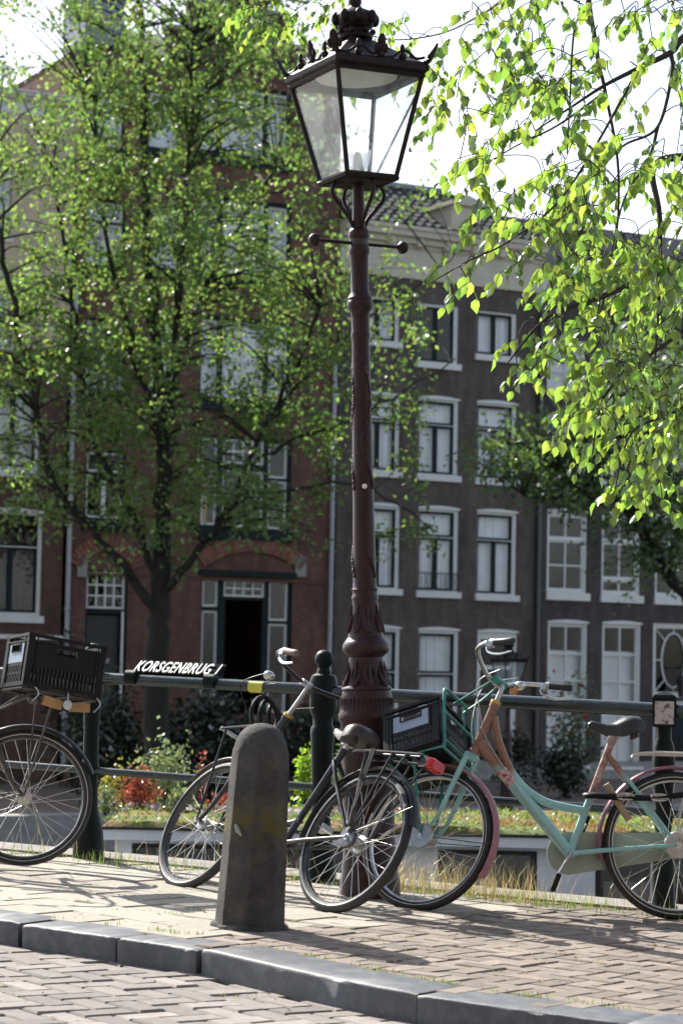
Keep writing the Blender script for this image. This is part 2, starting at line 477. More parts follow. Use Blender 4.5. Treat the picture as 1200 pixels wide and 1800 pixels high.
MT['grass_dry'] = leafmat('dry_grass', (.48, .38, .16), (.5, .4, .17), .45, hue=.015)
MT['sedum'] = pm('mossy_roof', (.10, .14, .03), .95, var=.2, scale=2.2, bump=1.0, bscale=30, col2=(.22, .11, .035), thr=(.42, .62))
MT['boat_white'] = pm('boat_white_paint', (.88, .90, .93), .5, var=.06, scale=3)
MT['boat_dark'] = pm('boat_tarred_hull', (.03, .03, .032), .5, var=.3)
MT['glass_win'] = glassmat('window_glass', .045)
MT['glass_lamp'] = glassmat('lantern_glass', .05, haze=.19, tint=(.96, .98, .98))
MT['glass_clear'] = glassmat('bulb_glass', .12, haze=.12)
MT['frost'] = pm('reflector_white', (.9, .88, .8), .5, var=.05, scale=60)
def watermat():
    m, nt, out = newmat('canal_water')
    p = nd(nt, 'ShaderNodeBsdfPrincipled', Roughness=.06)
    p.inputs['Base Color'].default_value = (.02, .03, .022, 1)
    tc = nd(nt, 'ShaderNodeTexCoord'); nz = nd(nt, 'ShaderNodeTexNoise', Scale=2.5, Detail=4.0); nt.links.new(tc.outputs['Object'], nz.inputs['Vector'])
    b = nd(nt, 'ShaderNodeBump', Strength=.35, Distance=.08); nt.links.new(nz.outputs['Fac'], b.inputs['Height']); nt.links.new(b.outputs['Normal'], p.inputs['Normal'])
    nt.links.new(p.outputs[0], out.inputs['Surface'])
    return m
MT['water'] = watermat()
def bollardmat():
    m, nt, out = newmat('weathered_bollard_concrete')
    L = nt.links.new
    p = nd(nt, 'ShaderNodeBsdfPrincipled', Roughness=.82); p.inputs['Specular IOR Level'].default_value = .3
    tc = nd(nt, 'ShaderNodeTexCoord'); sp = nd(nt, 'ShaderNodeSeparateXYZ'); L(tc.outputs['Object'], sp.inputs[0])
    n1 = nd(nt, 'ShaderNodeTexNoise', Scale=7.0, Detail=8.0, Roughness=.7); L(tc.outputs['Object'], n1.inputs['Vector'])
    r1 = nd(nt, 'ShaderNodeValToRGB'); r1.color_ramp.elements[0].color = (.042, .041, .040, 1); r1.color_ramp.elements[1].color = (.125, .12, .112, 1)
    r1.color_ramp.elements[0].position = .35; r1.color_ramp.elements[1].position = .7
    L(n1.outputs['Fac'], r1.inputs['Fac'])
    # a lichen band round the middle
    ab = nd(nt, 'ShaderNodeMath', operation='SUBTRACT'); ab.inputs[1].default_value = .45; L(sp.outputs['Z'], ab.inputs[0])
    aa = nd(nt, 'ShaderNodeMath', operation='ABSOLUTE'); L(ab.outputs[0], aa.inputs[0])
    mr = nd(nt, 'ShaderNodeMapRange'); mr.inputs['From Min'].default_value = .02; mr.inputs['From Max'].default_value = .11
    mr.inputs['To Min'].default_value = 1.0; mr.inputs['To Max'].default_value = 0.0; L(aa.outputs[0], mr.inputs['Value'])
    n2 = nd(nt, 'ShaderNodeTexNoise', Scale=16.0, Detail=5.0); L(tc.outputs['Object'], n2.inputs['Vector'])
    r2 = nd(nt, 'ShaderNodeValToRGB'); r2.color_ramp.elements[0].position = .38; r2.color_ramp.elements[1].position = .62; L(n2.outputs['Fac'], r2.inputs['Fac'])
    ml = nd(nt, 'ShaderNodeMath', operation='MULTIPLY'); L(mr.outputs['Result'], ml.inputs[0]); L(r2.outputs['Color'], ml.inputs[1])
    mx = nd(nt, 'ShaderNodeMixRGB'); mx.inputs['Color2'].default_value = (.125, .11, .03, 1); L(ml.outputs[0], mx.inputs['Fac']); L(r1.outputs['Color'], mx.inputs['Color1'])
    # pale pock marks and scratches
    vo = nd(nt, 'ShaderNodeTexVoronoi', Scale=26.0); L(tc.outputs['Object'], vo.inputs['Vector'])
    r3 = nd(nt, 'ShaderNodeValToRGB'); r3.color_ramp.elements[0].color = (1, 1, 1, 1); r3.color_ramp.elements[1].color = (0, 0, 0, 1)
    r3.color_ramp.elements[0].position = .05; r3.color_ramp.elements[1].position = .11; L(vo.outputs['Distance'], r3.inputs['Fac'])
    mx2 = nd(nt, 'ShaderNodeMixRGB'); mx2.inputs['Color2'].default_value = (.17, .17, .16, 1); L(r3.outputs['Color'], mx2.inputs['Fac']); L(mx.outputs[0], mx2.inputs['Color1'])
    L(mx2.outputs[0], p.inputs['Base Color'])
    n3 = nd(nt, 'ShaderNodeTexNoise', Scale=75.0, Detail=6.0, Roughness=.7); L(tc.outputs['Object'], n3.inputs['Vector'])
    b = nd(nt, 'ShaderNodeBump', Strength=.9, Distance=.012); L(n3.outputs['Fac'], b.inputs['Height']); L(b.outputs['Normal'], p.inputs['Normal'])
    L(p.outputs[0], out.inputs['Surface'])
    return m
MT['bollard'] = bollardmat()
def framemat():
    """mint paint over an older brown coat: brown towards the head tube and the top of the seat tube"""
    m, nt, out = newmat('mint_frame_paint')
    L = nt.links.new
    p = nd(nt, 'ShaderNodeBsdfPrincipled', Roughness=.34); p.inputs['Specular IOR Level'].default_value = .55
    tc = nd(nt, 'ShaderNodeTexCoord'); sp = nd(nt, 'ShaderNodeSeparateXYZ'); L(tc.outputs['Object'], sp.inputs[0])
    nz = nd(nt, 'ShaderNodeTexNoise', Scale=9.0, Detail=6.0, Roughness=.6); L(tc.outputs['Object'], nz.inputs['Vector'])
    r0 = nd(nt, 'ShaderNodeValToRGB'); r0.color_ramp.elements[0].color = (.29, .57, .55, 1); r0.color_ramp.elements[1].color = (.41, .70, .68, 1); L(nz.outputs['Fac'], r0.inputs['Fac'])
    ad = nd(nt, 'ShaderNodeMath', operation='MULTIPLY_ADD'); ad.inputs[1].default_value = .16; L(nz.outputs['Fac'], ad.inputs[0]); L(sp.outputs['Z'], ad.inputs[2])
    mr = nd(nt, 'ShaderNodeMapRange'); mr.inputs['From Min'].default_value = .715; mr.inputs['From Max'].default_value = .775; L(ad.outputs[0], mr.inputs['Value'])
    r1 = nd(nt, 'ShaderNodeValToRGB'); r1.color_ramp.elements[0].color = (.24, .11, .075, 1); r1.color_ramp.elements[1].color = (.36, .20, .14, 1); L(nz.outputs['Fac'], r1.inputs['Fac'])
    mx = nd(nt, 'ShaderNodeMixRGB'); L(mr.outputs['Result'], mx.inputs['Fac']); L(r0.outputs['Color'], mx.inputs['Color1']); L(r1.outputs['Color'], mx.inputs['Color2'])
    n5 = nd(nt, 'ShaderNodeTexNoise', Scale=70.0, Detail=4.0, Roughness=.7); L(tc.outputs['Object'], n5.inputs['Vector'])
    r5 = nd(nt, 'ShaderNodeValToRGB'); r5.color_ramp.elements[0].position = .62; r5.color_ramp.elements[1].position = .68; L(n5.outputs['Fac'], r5.inputs['Fac'])
    m5 = nd(nt, 'ShaderNodeMixRGB'); m5.inputs['Color2'].default_value = (.10, .055, .035, 1); L(r5.outputs['Color'], m5.inputs['Fac']); L(mx.outputs[0], m5.inputs['Color1'])
    L(m5.outputs[0], p.inputs['Base Color']); L(p.outputs[0], out.inputs['Surface'])
    return m
MT['mint'] = framemat()
MT['mint_plain'] = pm('mint_paint', (.34, .62, .60), .34, var=.15, scale=8, spec=.55)
MT['decal'] = pm('flower_decal', (.62, .55, .52), .5, scale=45, col2=(.55, .03, .08), thr=(.48, .54))
MT['worn_red'] = pm('worn_red_seat_tube', (.30, .12, .09), .45, scale=18, col2=(.5, .42, .36), thr=(.45, .6))
# ================================================================== the setting
def tz(x, y): return -SLOPE * x
RL = Vector((-1.339, 12.479, 0)); RR = Vector((1.584, 11.086, 0))   # railing line
RDIR = (RR - RL).normalized(); RBACK = Vector((-RDIR.y, RDIR.x, 0))
if RBACK.y < 0: RBACK = -RBACK
def rl(t, off=0.0):
    p = RL + RDIR * t + RBACK * off
    return p
# far quay and water
mb = MB(); mb.add([(-400, -60, WATER), (400, -60, WATER), (400, 700, WATER), (-400, 700, WATER)], [(0, 1, 2, 3)])
tag(mb.build('water', MT['water'], smooth=False), kind='structure')
QE = FP + FN * 10.5
a0 = QE - FD * 300; a1 = QE + FD * 300; b0 = a0 - FN * 700; b1 = a1 - FN * 700
mb = MB(); mb.prism([(a0.x, a0.y), (a1.x, a1.y), (b1.x, b1.y), (b0.x, b0.y)], WATER - 1.0, QUAY)
MT['quay'] = pm('quay_paving', (.2, .15, .12), .9, var=.25, scale=3, bump=.2)
tag(mb.build('ground', MT['quay'], smooth=False), kind='structure')
mb = MB()
e0 = QE + FN * .25
mb.M = Matrix.Translation(e0) @ Matrix.Rotation(FA, 4, 'Z')
mb.bb(-120, 120, -.02, .5, QUAY - .6, QUAY + .06)
tag(mb.build('quay_wall', MT['stone'], smooth=False), kind='structure')

# kerb front edge, surveyed
K = [(-9, 14.6), (-6, 12.6), (-3, 10.55), (-1.9, 9.86), (-1.289, 9.46), (-.862, 9.164), (-.522, 8.905), (-.09, 8.36), (.289, 7.98), (.966, 7.55), (1.6, 7.2), (3, 6.45), (6, 4.9), (9, 3.3)]
KP = smooth_path([Vector((x, y, 0)) for x, y in K], 10)
def offset_path(P, d):
    out = []
    for i, p in enumerate(P):
        t = (P[min(i + 1, len(P) - 1)] - P[max(i - 1, 0)]).normalized()
        n = Vector((-t.y, t.x, 0))
        if n.y < 0: n = -n
        out.append(p + n * d)
    return out
KW = .27; KH = .10
# deck: road slab and raised pavement slab
far = [rl(14, .32), rl(-14, .32)]
mb = MB(); mb.prism([(-20, -12), (20, -12), (far[0].x, far[0].y), (far[1].x, far[1].y)], -.75, -KH - .016, tz)
road = tag(mb.build('road', MT['sand'], smooth=False), kind='structure')
kb = offset_path(KP, KW * .5)
pts = [(p.x, p.y) for p in kb] + [(far[0].x, far[0].y), (far[1].x, far[1].y)]
mb = MB(); mb.prism(pts, -.3, -.014, tz)
walk = tag(mb.build('sidewalk', MT['sand'], smooth=False), kind='structure')

# brick and tile meshes: chamfered blocks
def block(name, l, w, h, ch, mat):
    a, b = l / 2, w / 2
    mb = MB()
    rings = [[(-a, -b, -h), (a, -b, -h), (a, b, -h), (-a, b, -h)], [(-a, -b, -ch), (a, -b, -ch), (a, b, -ch), (-a, b, -ch)],
             [(-a + ch, -b + ch, 0), (a - ch, -b + ch, 0), (a - ch, b - ch, 0), (-a + ch, b - ch, 0)]]
    vs = sum(rings, [])
    fs = [(i * 4 + j, i * 4 + (j + 1) % 4, (i + 1) * 4 + (j + 1) % 4, (i + 1) * 4 + j) for i in range(2) for j in range(4)] + [(8, 9, 10, 11)]
    mb.add(vs, fs)
    return mb.mesh(name, mat, smooth=False), vs, fs
def herring(origin, ang, w, ext):
    """(x, y, rot) of a 2:1 herringbone of unit w"""
    ca, sa = math.cos(ang), math.sin(ang)
    n = int(ext / w)
    for i in range(-n, n):
        for j in range(-n, n):
            k = (i - j) % 4
            if k == 0: cx, cy, rr = (i + 1) * w, (j + .5) * w, 0
            elif k == 3: cx, cy, rr = (i + .5) * w, (j + 1) * w, math.pi / 2
            else: continue
            yield origin[0] + cx * ca - cy * sa, origin[1] + cx * sa + cy * ca, ang + rr
def side_of(P, x, y):
    """signed distance-ish to polyline: + is the far (pavement) side"""
    best = 1e9; s = 0
    for i in range(len(P) - 1):
        a, b = P[i], P[i + 1]
        d = b - a
        L2 = d.x * d.x + d.y * d.y
        t = max(0, min(1, ((x - a.x) * d.x + (y - a.y) * d.y) / L2))
        qx, qy = a.x + d.x * t - x, a.y + d.y * t - y
        q = qx * qx + qy * qy
        if q < best:
            best = q; s = d.x * (y - a.y) - d.y * (x - a.x)
    return math.copysign(math.sqrt(best), s)
KC = [Vector((x, y, 0)) for x, y in K]
def lay(items, blockdef, name, parent, mat_j, h, limit=300):
    """the 300 pieces that show largest are objects, the rest one joined part"""
    me, vs, fs = blockdef
    scored = []
    for (x, y, r) in items:
        px, py, z = px_of((x, y, gz(x, h)))
        inside = -30 < px < 1230 and 1480 < py < 1830
        scored.append((0 if inside else 1, z, x, y, r))
    scored.sort()
    near = [s for s in scored if s[0] == 0][:limit]
    rest = [s for s in scored if s[0] == 1] + [s for s in scored if s[0] == 0][limit:]
    for (_, z, x, y, r) in near:
        o = link(name, me, parent)
        o.location = (x + random.gauss(0, .0018), y + random.gauss(0, .0018), gz(x, h) + random.uniform(-.005, .003))
        o.rotation_euler = (Matrix.Rotation(TILT, 3, 'Y') @ Matrix.Rotation(random.gauss(0, .009), 3, 'X') @ Matrix.Rotation(random.gauss(0, .008), 3, 'Y') @ Matrix.Rotation(r + random.gauss(0, .028), 3, 'Z')).to_euler()
    if rest:
        mb = MB()
        for (_, z, x, y, r) in rest:
            mb.M = Matrix.Translation((x, y, gz(x, h) + random.uniform(-.003, .002))) @ Matrix.Rotation(TILT, 4, 'Y') @ Matrix.Rotation(r + random.gauss(0, .012), 4, 'Z')
            mb.add(vs, fs)
        tag(mb.build(name + '_field', mat_j, parent, smooth=False), kind='stuff')
RB = .113
items = []
for (x, y, r) in herring((-.6, 8.4), R(-52), RB, 4.6):
    if -4.2 < x < 3.6 and 5.6 < y < 12.3:
        if side_of(KC, x, y) < .07: items.append((x, y, r))
lay(items, block('brick', RB * 2 - .007, RB - .007, .05, .008, MT['brick_road']), 'brick', road, MT['brick_road_j'], -KH)
# pavement: grey tiles left of the bollard, clinker bricks to the right
kdir = Vector((.79, -.61, 0)); kn = Vector((.61, .79, 0)); BO = Vector((-.50, 9.30, 0))
def on_walk(x, y):
    if side_of(KC, x, y) < KW * .55: return False
    q = Vector((x, y, 0)) - RL
    return q.dot(RBACK) < .10
def left_zone(x, y):
    q = Vector((x, y, 0)) - BO
    return q.dot(kdir) + .10 * q.dot(kn) < 0
WB = .092
items = [(x, y, r) for (x, y, r) in herring((.5, 9.6), R(-38), WB, 5.0) if -1.2 < x < 4.6 and on_walk(x, y) and not left_zone(x, y)]
lay(items, block('brick', WB * 2 - .003, WB - .003, .05, .005, MT['brick_walk']), 'brick', walk, MT['brick_walk_j'], 0.0)
TW = .30
items = []
for i in range(-22, 1):
    for j in range(-2, 14):
        c = BO + kdir * (i * TW - TW * .5 + (TW * .5 if j % 2 else 0)) + kn * (j * TW)
        if on_walk(c.x, c.y) and (Vector((c.x, c.y, 0)) - BO).dot(kdir) < TW * .2: items.append((c.x, c.y, math.atan2(kdir.y, kdir.x)))
lay(items, block('paving_tile', TW - .007, TW - .007, .05, .005, MT['tile']), 'paving_tile', walk, MT['tile_j'], 0.002)

# kerb stones
kl = [0.0]
for i in range(1, len(KP)): kl.append(kl[-1] + (KP[i] - KP[i - 1]).length)
def k_at(s):
    for i in range(1, len(KP)):
        if kl[i] >= s:
            t = (s - kl[i - 1]) / (kl[i] - kl[i - 1])
            return KP[i - 1].lerp(KP[i], t)
    return KP[-1]
def k_near(px, py):
    p = gp(px, py); p.z = 0
    return min(range(len(KP)), key=lambda i: (KP[i] - p).length)
cuts = [kl[k_near(*q)] for q in ((33, 1622), (205, 1646), (348, 1667), (730, 1748), (1100, 1797))]
cuts = [cuts[0] - 2.7, cuts[0] - 1.8, cuts[0] - .9] + cuts + [cuts[-1] + .9, cuts[-1] + 1.8, cuts[-1] + 2.7]
cuts = [cuts[0] - 1.0] + cuts
gaps = {3: .02, 4: .010}
for i in range(len(cuts) - 1):
    wide0 = .016 if i == 4 else (.012 if i == 6 else .003)
    wide1 = .016 if i == 3 else (.012 if i == 5 else .003)
    s0, s1 = cuts[i] + wide0, cuts[i + 1] - wide1
    n = 22
    dz = random.uniform(-.006, .005); dn = random.uniform(-.006, .006)
    vs = []; fs = []
    prof = [(0.004, -.24), (0.0, -.013), (.002, -.005), (.007, -.0005), (.018, .001), (KW - .012, .004), (KW, -.006), (KW, -.24)]
    for j in range(n + 1):
        s = s0 + (s1 - s0) * j / n
        p = k_at(s); t = (k_at(s + .02) - k_at(s - .02)).normalized(); nn = Vector((-t.y, t.x, 0))
        if nn.y < 0: nn = -nn
        e = .006 if j in (0, n) else 0
        for (d, z) in prof:
            q = p + nn * (d + dn + (e if d < .02 else 0))
            vs.append((q.x, q.y, gz(q.x, z + dz - (e if z > -.1 else 0)) + random.uniform(-.0009, .0009) - (random.random() ** 14 * .02 if -.03 < z < .0 else 0)))
    k = len(prof)
    for j in range(n):
        for m in range(k):
            fs.append((j * k + m, j * k + (m + 1) % k, (j + 1) * k + (m + 1) % k, (j + 1) * k + m))
    fs.append(tuple(range(k))); fs.append(tuple(n * k + m for m in range(k - 1, -1, -1)))
    mb = MB(); mb.add(vs, fs)
    mb.build('kerb_stone', MT['kerb'], walk, angle=55)
# coping stones on the bridge edge
for i in range(-6, 8):
    t0, t1 = i * 1.1 + .006, i * 1.1 + 1.094
    c = [rl(t0, .02), rl(t1, .02), rl(t1, .38), rl(t0, .38)]
    mb = MB(); mb.prism([(p.x, p.y) for p in c], -.35, .012 + random.uniform(-.004, .004), tz)
    mb.build('coping_stone', MT['coping'], walk, smooth=False)

# ================================================================== bollard
p = gp(438, 1630)
bol = empty('bollard', (p.x, p.y + .02, gz(p.x)))
bol.rotation_euler = (0, .045, R(19))
tag(bol, 'weathered dark concrete bollard with domed top leaning beside the kerb', 'bollard')
mb = MB()
prof = [(.146, -.1), (.144, .0), (.140, .12), (.134, .3), (.127, .5), (.121, .68), (.117, .735), (.108, .775), (.092, .812), (.066, .84), (.033, .855), (.004, .859)]
N = 48
vs = []; fs = []
for (r, z) in prof:
    oct_amt = max(0.0, min(1.0, (.80 - z) / .12))
    for j in range(N):
        a = 2 * math.pi * j / N
        b = (a + math.pi / 8) % (math.pi / 4) - math.pi / 8
        ro = r * .965 / math.cos(b)
        ro = min(ro, r * 1.03)
        rr = r * (1 - oct_amt) + ro * oct_amt
        rr *= 1 + .008 * math.sin(7 * a + z * 31) * math.sin(z * 47 + a * 3)
        vs.append((rr * math.cos(a), rr * math.sin(a), z))
for i in range(len(prof) - 1):
    for j in range(N): fs.append((i * N + j, i * N + (j + 1) % N, (i + 1) * N + (j + 1) % N, (i + 1) * N + j))
fs.append(tuple((len(prof) - 1) * N + j for j in range(N)))
mb.add(vs, fs)
shaft = mb.build('shaft', MT['bollard'], bol, angle=24)
mb = MB()
vs = []
for (rr, z) in ((.176, -.03), (.163, .008), (.144, .018)):
    for j in range(N):
        a = 2 * math.pi * j / N
        k = rr * (1 + .06 * math.sin(3 * a + 1) + .03 * math.sin(11 * a))
        vs.append((k * math.cos(a), k * math.sin(a), z + .004 * math.sin(5 * a)))
mb.add(vs, [(i * N + j, i * N + (j + 1) % N, (i + 1) * N + (j + 1) % N, (i + 1) * N + j) for i in range(2) for j in range(N)])
mb.build('mortar_collar', MT['bollard'], bol)
mb = MB(); mb.tube([(-.110, -.066, .43), (-.102, -.080, .405), (-.090, -.096, .385)], [.006, .011, .003], 7); mb.build('pale_chip', pm('chipped_concrete', (.36, .37, .38), .9), bol)

# ================================================================== street lamps
LY = 11.25
def lh(y): return EYE + LY * math.tan(PITCH + math.atan((900 - y) / FPX))
S = FPX / LY
def street_lamp(name, label, M, full=True, cut=0.0):
    root = empty(name, mw=M)
    tag(root, label, 'street lamp')
    red, dk = MT['iron_red'], MT['iron_dark']
    P = [(53, 1585), (53, 1545), (50, 1535), (46, 1500), (45, 1420), (45, 1340), (46, 1300), (47, 1268), (50, 1262), (50, 1252), (47, 1247), (45, 1228), (45, 1222), (43, 1216), (42, 1211), (44, 1208), (43, 1205), (37, 1200), (34, 1188), (31, 1170), (30, 1152),
         (33, 1149), (39, 1144), (41, 1138), (41, 1132), (38, 1126), (36, 1123), (33, 1119), (31, 1116), (30, 1110), (27, 1090), (24, 1066), (22, 1054), (23.5, 1050), (23.5, 1046), (21.5, 1043), (21.5, 1036), (23, 1033), (21, 1029), (20.5, 1020), (19, 920), (17.5, 780), (16.2, 660), (15.3, 600), (16.5, 590), (17.5, 586), (16, 581), (16, 560), (17, 546), (21, 541), (23.5, 534), (23.5, 529), (21, 525), (22, 521), (19, 516), (16.5, 511), (16, 480), (16, 447), (18.5, 443), (18.5, 434), (17, 431), (17, 418), (19, 414), (19, 406), (17, 401), (14, 398), (6, 396)]
    prof = [(r / S, lh(y) - (cut if y < 1030 else 0)) for r, y in P]
    cutz = [i for i, (r, y) in enumerate(P) if y < 1030]
    if cut:
        prof = [(r / S, lh(y) if y >= 1030 else lh(1030) + (lh(y) - lh(1030)) * (1 - cut / (lh(396) - lh(1030)))) for r, y in P]
    mb = MB(); mb.lathe(prof, 28 if full else 14); mb.build('post', red, root)
    top = prof[-1][1]
    dz = top - lh(396)
    Z = lambda y: lh(y) + dz
    if full:
        # cast relief: fluted ring at the base, acanthus leaves and a creeping vine
        mb = MB()
        for k in range(36):
            a = 2 * math.pi * k / 36
            mb.tube([(.047 * S / S * 0 + (45.5 / S) * math.cos(a), (45.5 / S) * math.sin(a), Z(1245)), ((45.8 / S) * math.cos(a), (45.8 / S) * math.sin(a), Z(1224))], .0042, 5)
        mb.build('fluted_ring', red, root)
        for (ya, yb, ra, rb) in ((1204, 1160, 39, 31), (1108, 1060, 30.5, 23)):
            mb = MB()
            for k in range(8):
                a = 2 * math.pi * k / 8 + .2
                for m in (-1, 0, 1):
                    pts = []
                    for q in range(5):
                        t = q / 4
                        r = (ra + (rb - ra) * t) / S + .002
                        aa = a + m * .22 * math.sin(t * 2.2)
                        pts.append((r * math.cos(aa), r * math.sin(aa), Z(ya + (yb - ya) * t * (1 - .25 * abs(m)))))
                    mb.tube(pts, [.011, .012, .010, .008, .003], 6)
            mb.build('acanthus_relief', red, root)
        mb = MB()
        rnd = random.Random(3)
        y = 1010
        while y > 625:
            band = (math.sin(y / 31.0) + math.sin(y / 53.0 + 1)) > -.35
            if band:
                for k in range(3):
                    a = math.pi + .55 * math.sin(y / 26.0) + k * 2.09
                    r = (21 - (1010 - y) * .0147) / S
                    mb.ball((r * math.cos(a), r * math.sin(a), Z(y)), .005 + .005 * rnd.random(), 6, 4, (1, 1, 1.6))
                    if rnd.random() < .5: mb.ball((r * math.cos(a + .25), r * math.sin(a + .25), Z(y + 4)), .005, 6, 4, (1, 1, 1.3))
            y -= 5
        tag(mb.build('vine_relief', red, root), kind='stuff')
        mb = MB(); mb.lathe([(17.4 / S, Z(428)), (17.4 / S, Z(418))], 14); mb.build('number_plate', MT['steel_dark'], root)
        mb = MB(); mb.ball((20.3 / S * math.cos(-1.45), 20.3 / S * math.sin(-1.45), Z(853)), .013, 8, 6, (1, .5, 1)); mb.build('pale_sticker', MT['white_flat'], root)
    # ladder bar with acorn knobs
    ya = R(-30)
    d = Vector((math.cos(ya) * -1, math.sin(ya), 0)); d = Vector((-math.cos(R(30)), -math.sin(R(30)), 0))
    zc = Z(425)
    mb = MB(); mb.tube([d * .235 + Vector((0, 0, zc)), d * -.235 + Vector((0, 0, zc))], .0085, 8); bar = mb.build('ladder_bar', dk, root)
    for s in (1, -1):
        mb = MB(Matrix.Translation(d * (.235 * s) + Vector((0, 0, zc))) @ (d * s).to_track_quat('Z', 'Y').to_matrix().to_4x4())
        mb.lathe([(.012, -.01), (.02, 0), (.031, .008), (.033, .02), (.029, .034), (.018, .046), (.004, .05)], 14)
        mb.build('knob', dk, bar)
    # lantern
    CA = [R(-16 + 90 * k) for k in range(4)]
    zb, zt = Z(314), Z(138)
    hb, ht = .195, .345
    def corner(k, h, z): return Vector((h * math.cos(CA[k % 4]), h * math.sin(CA[k % 4]), z))
    for k in range(4):
        a = CA[k] + math.pi / 4
        u = Vector((math.cos(a), math.sin(a), 0))
        za = Z(398)
        pts = smooth_path([u * .03 + Vector((0, 0, za)), u * .055 + Vector((0, 0, za + .05)), u * .10 + Vector((0, 0, za + .10)), u * .142 + Vector((0, 0, za + .15)), u * .148 + Vector((0, 0, za + .19)), u * .125 + Vector((0, 0, za + .222)), u * .085 + Vector((0, 0, zb - .012))], 5)
        mb = MB(); mb.tube(pts, .0105, 8, flat=1.0); mb.build('scroll_arm', dk, root)
    mb = MB(); mb.tube([(0, 0, Z(400)), (0, 0, zb)], [.034, .026], 12); mb.build('stem', red, root)
    mb = MB()
    for k in range(4):
        mb.tube([corner(k, hb, zb - .004), corner(k, ht, zt + .01)], .0135, 6)
        mb.tube([corner(k, hb + .006, zb), corner(k + 1, hb + .006, zb)], .016, 6)
        mb.tube([corner(k, ht, zt - .004), corner(k + 1, ht, zt - .004)], .015, 6)
    vs = [corner(k, hb - .01, zb - .018) for k in range(4)] + [corner(k, hb - .01, zb - .006) for k in range(4)]
    mb.add(vs, [(3, 2, 1, 0), (4, 5, 6, 7), (0, 1, 5, 4), (1, 2, 6, 5), (2, 3, 7, 6), (3, 0, 4, 7)])
    lant = mb.build('lantern', dk, root)
    # eaves moulding and roof
    mb = MB()
    rings = [(ht - .02, zt + .004), (ht + .006, zt + .004), (ht + .03, zt + .018), (ht + .034, zt + .04), (ht + .012, zt + .06), (ht - .06, zt + .088), (.17, zt + .155), (.085, zt + .20), (.085, zt + .215)]
    vs = [corner(k, h, z) for (h, z) in rings for k in range(4)]
    fs = [(i * 4 + k, i * 4 + (k + 1) % 4, (i + 1) * 4 + (k + 1) % 4, (i + 1) * 4 + k) for i in range(len(rings) - 1) for k in range(4)]
    fs.append(tuple((len(rings) - 1) * 4 + k for k in range(4)))
    mb.add(vs, fs); roof = mb.build('lantern_roof', dk, lant, angle=20)
    mb = MB(); mb.lathe([(.002, zt + .012), (.205, zt + .012), (.215, zt + .03), (.002, zt + .035)], 32); mb.build('reflector_disc', MT['frost'], lant)
    vs = [corner(k, ht - .02, zt + .03) for k in range(4)] + [corner(k, ht - .02, zt + .036) for k in range(4)]
    mb = MB(); mb.add(vs, [(3, 2, 1, 0), (4, 5, 6, 7)]); mb.build('ceiling_plate', dk, lant, smooth=False)
    for k in range(4):
        i0, i1 = .975, .97
        q = [corner(k, hb * i0, zb + .006), corner(k + 1, hb * i0, zb + .006), corner(k + 1, ht * i1, zt), corner(k, ht * i1, zt)]
        n = (q[1] - q[0]).cross(q[3] - q[0]).normalized() * .003
        mb = MB(); mb.add([v for v in q] , [(0, 1, 2, 3)])
        mb.build('pane', MT['glass_lamp'], lant, smooth=False)
    # crown and drum
    zr = zt + .21
    mb = MB(); mb.lathe([(.062, zr - .01), (.085, zr), (.09, zr + .018), (.072, zr + .03), (.068, zr + .045), (.088, zr + .06), (.10, zr + .09), (.104, zr + .115), (.092, zr + .13), (.06, zr + .145), (.04, zr + .155), (.028, zr + .17), (.034, zr + .19), (.03, zr + .215), (.012, zr + .235), (.002, zr + .24)], 20)
    fin = mb.build('crown', dk, lant)
    if full:
        for k in range(8):
            a = k * math.pi / 4 + .2
            mb = MB(); mb.ball((.10 * math.cos(a), .10 * math.sin(a), zr + .10), .024, 8, 6, (1, 1, 1.5)); mb.ball((.088 * math.cos(a + .39), .088 * math.sin(a + .39), zr + .03), .016, 8, 6)
            mb.build('crown_boss', dk, fin)
    # cresting on the eaves: palmettes at the corners and mid-sides, scrolls between
    def palmette(p, outv, up, h, name='palmette'):
        outv = outv.normalized(); side = outv.cross(up).normalized()
        MM = Matrix(((side.x, outv.x, up.x, p.x), (side.y, outv.y, up.y, p.y), (side.z, outv.z, up.z, p.z), (0, 0, 0, 1)))
        mb = MB(MM)
        mb.ball((0, 0, h * .18), h * .17, 8, 6, (1, .8, 1)); mb.ball((0, 0, h * .62), h * .24, 8, 6, (.85, .5, 1.7))
        for s in (-1, 1):
            mb.ball((s * h * .2, 0, h * .42), h * .15, 8, 6, (.9, .6, 1.4))
        mb.build(name, dk, lant)
    for k in range(4):
        o = corner(k, 1, 0)
        palmette(corner(k, ht + .02, zt + .05), o, (Vector((0, 0, 1)) + o * .55).normalized(), .115)
        mid = (corner(k, ht, zt + .055) + corner(k + 1, ht, zt + .055)) / 2
        o2 = Vector((mid.x, mid.y, 0)).normalized()
        palmette(mid, o2, (Vector((0, 0, 1)) + o2 * .2).normalized(), .12)
        if full:
            A = corner(k, ht + .008, zt + .055); Bm = mid
            for (U_, V_) in ((A, Bm), (Bm, corner(k + 1, ht + .008, zt + .055))):
                pts = smooth_path([U_ + Vector((0, 0, .01)), U_.lerp(V_, .25) + Vector((0, 0, .012)), U_.lerp(V_, .45) + Vector((0, 0, .045)), U_.lerp(V_, .62) + Vector((0, 0, .05)), U_.lerp(V_, .8) + Vector((0, 0, .02)), V_ + Vector((0, 0, .03))], 4)
                mb = MB(); mb.tube(pts, .0075, 6); mb.ball(U_.lerp(V_, .5) + Vector((0, 0, .02)), .02, 8, 6); mb.ball(U_.lerp(V_, .5) + Vector((0, 0, .06)), .016, 8, 6, (.8, .8, 1.6)); mb.build('scroll', dk, lant)
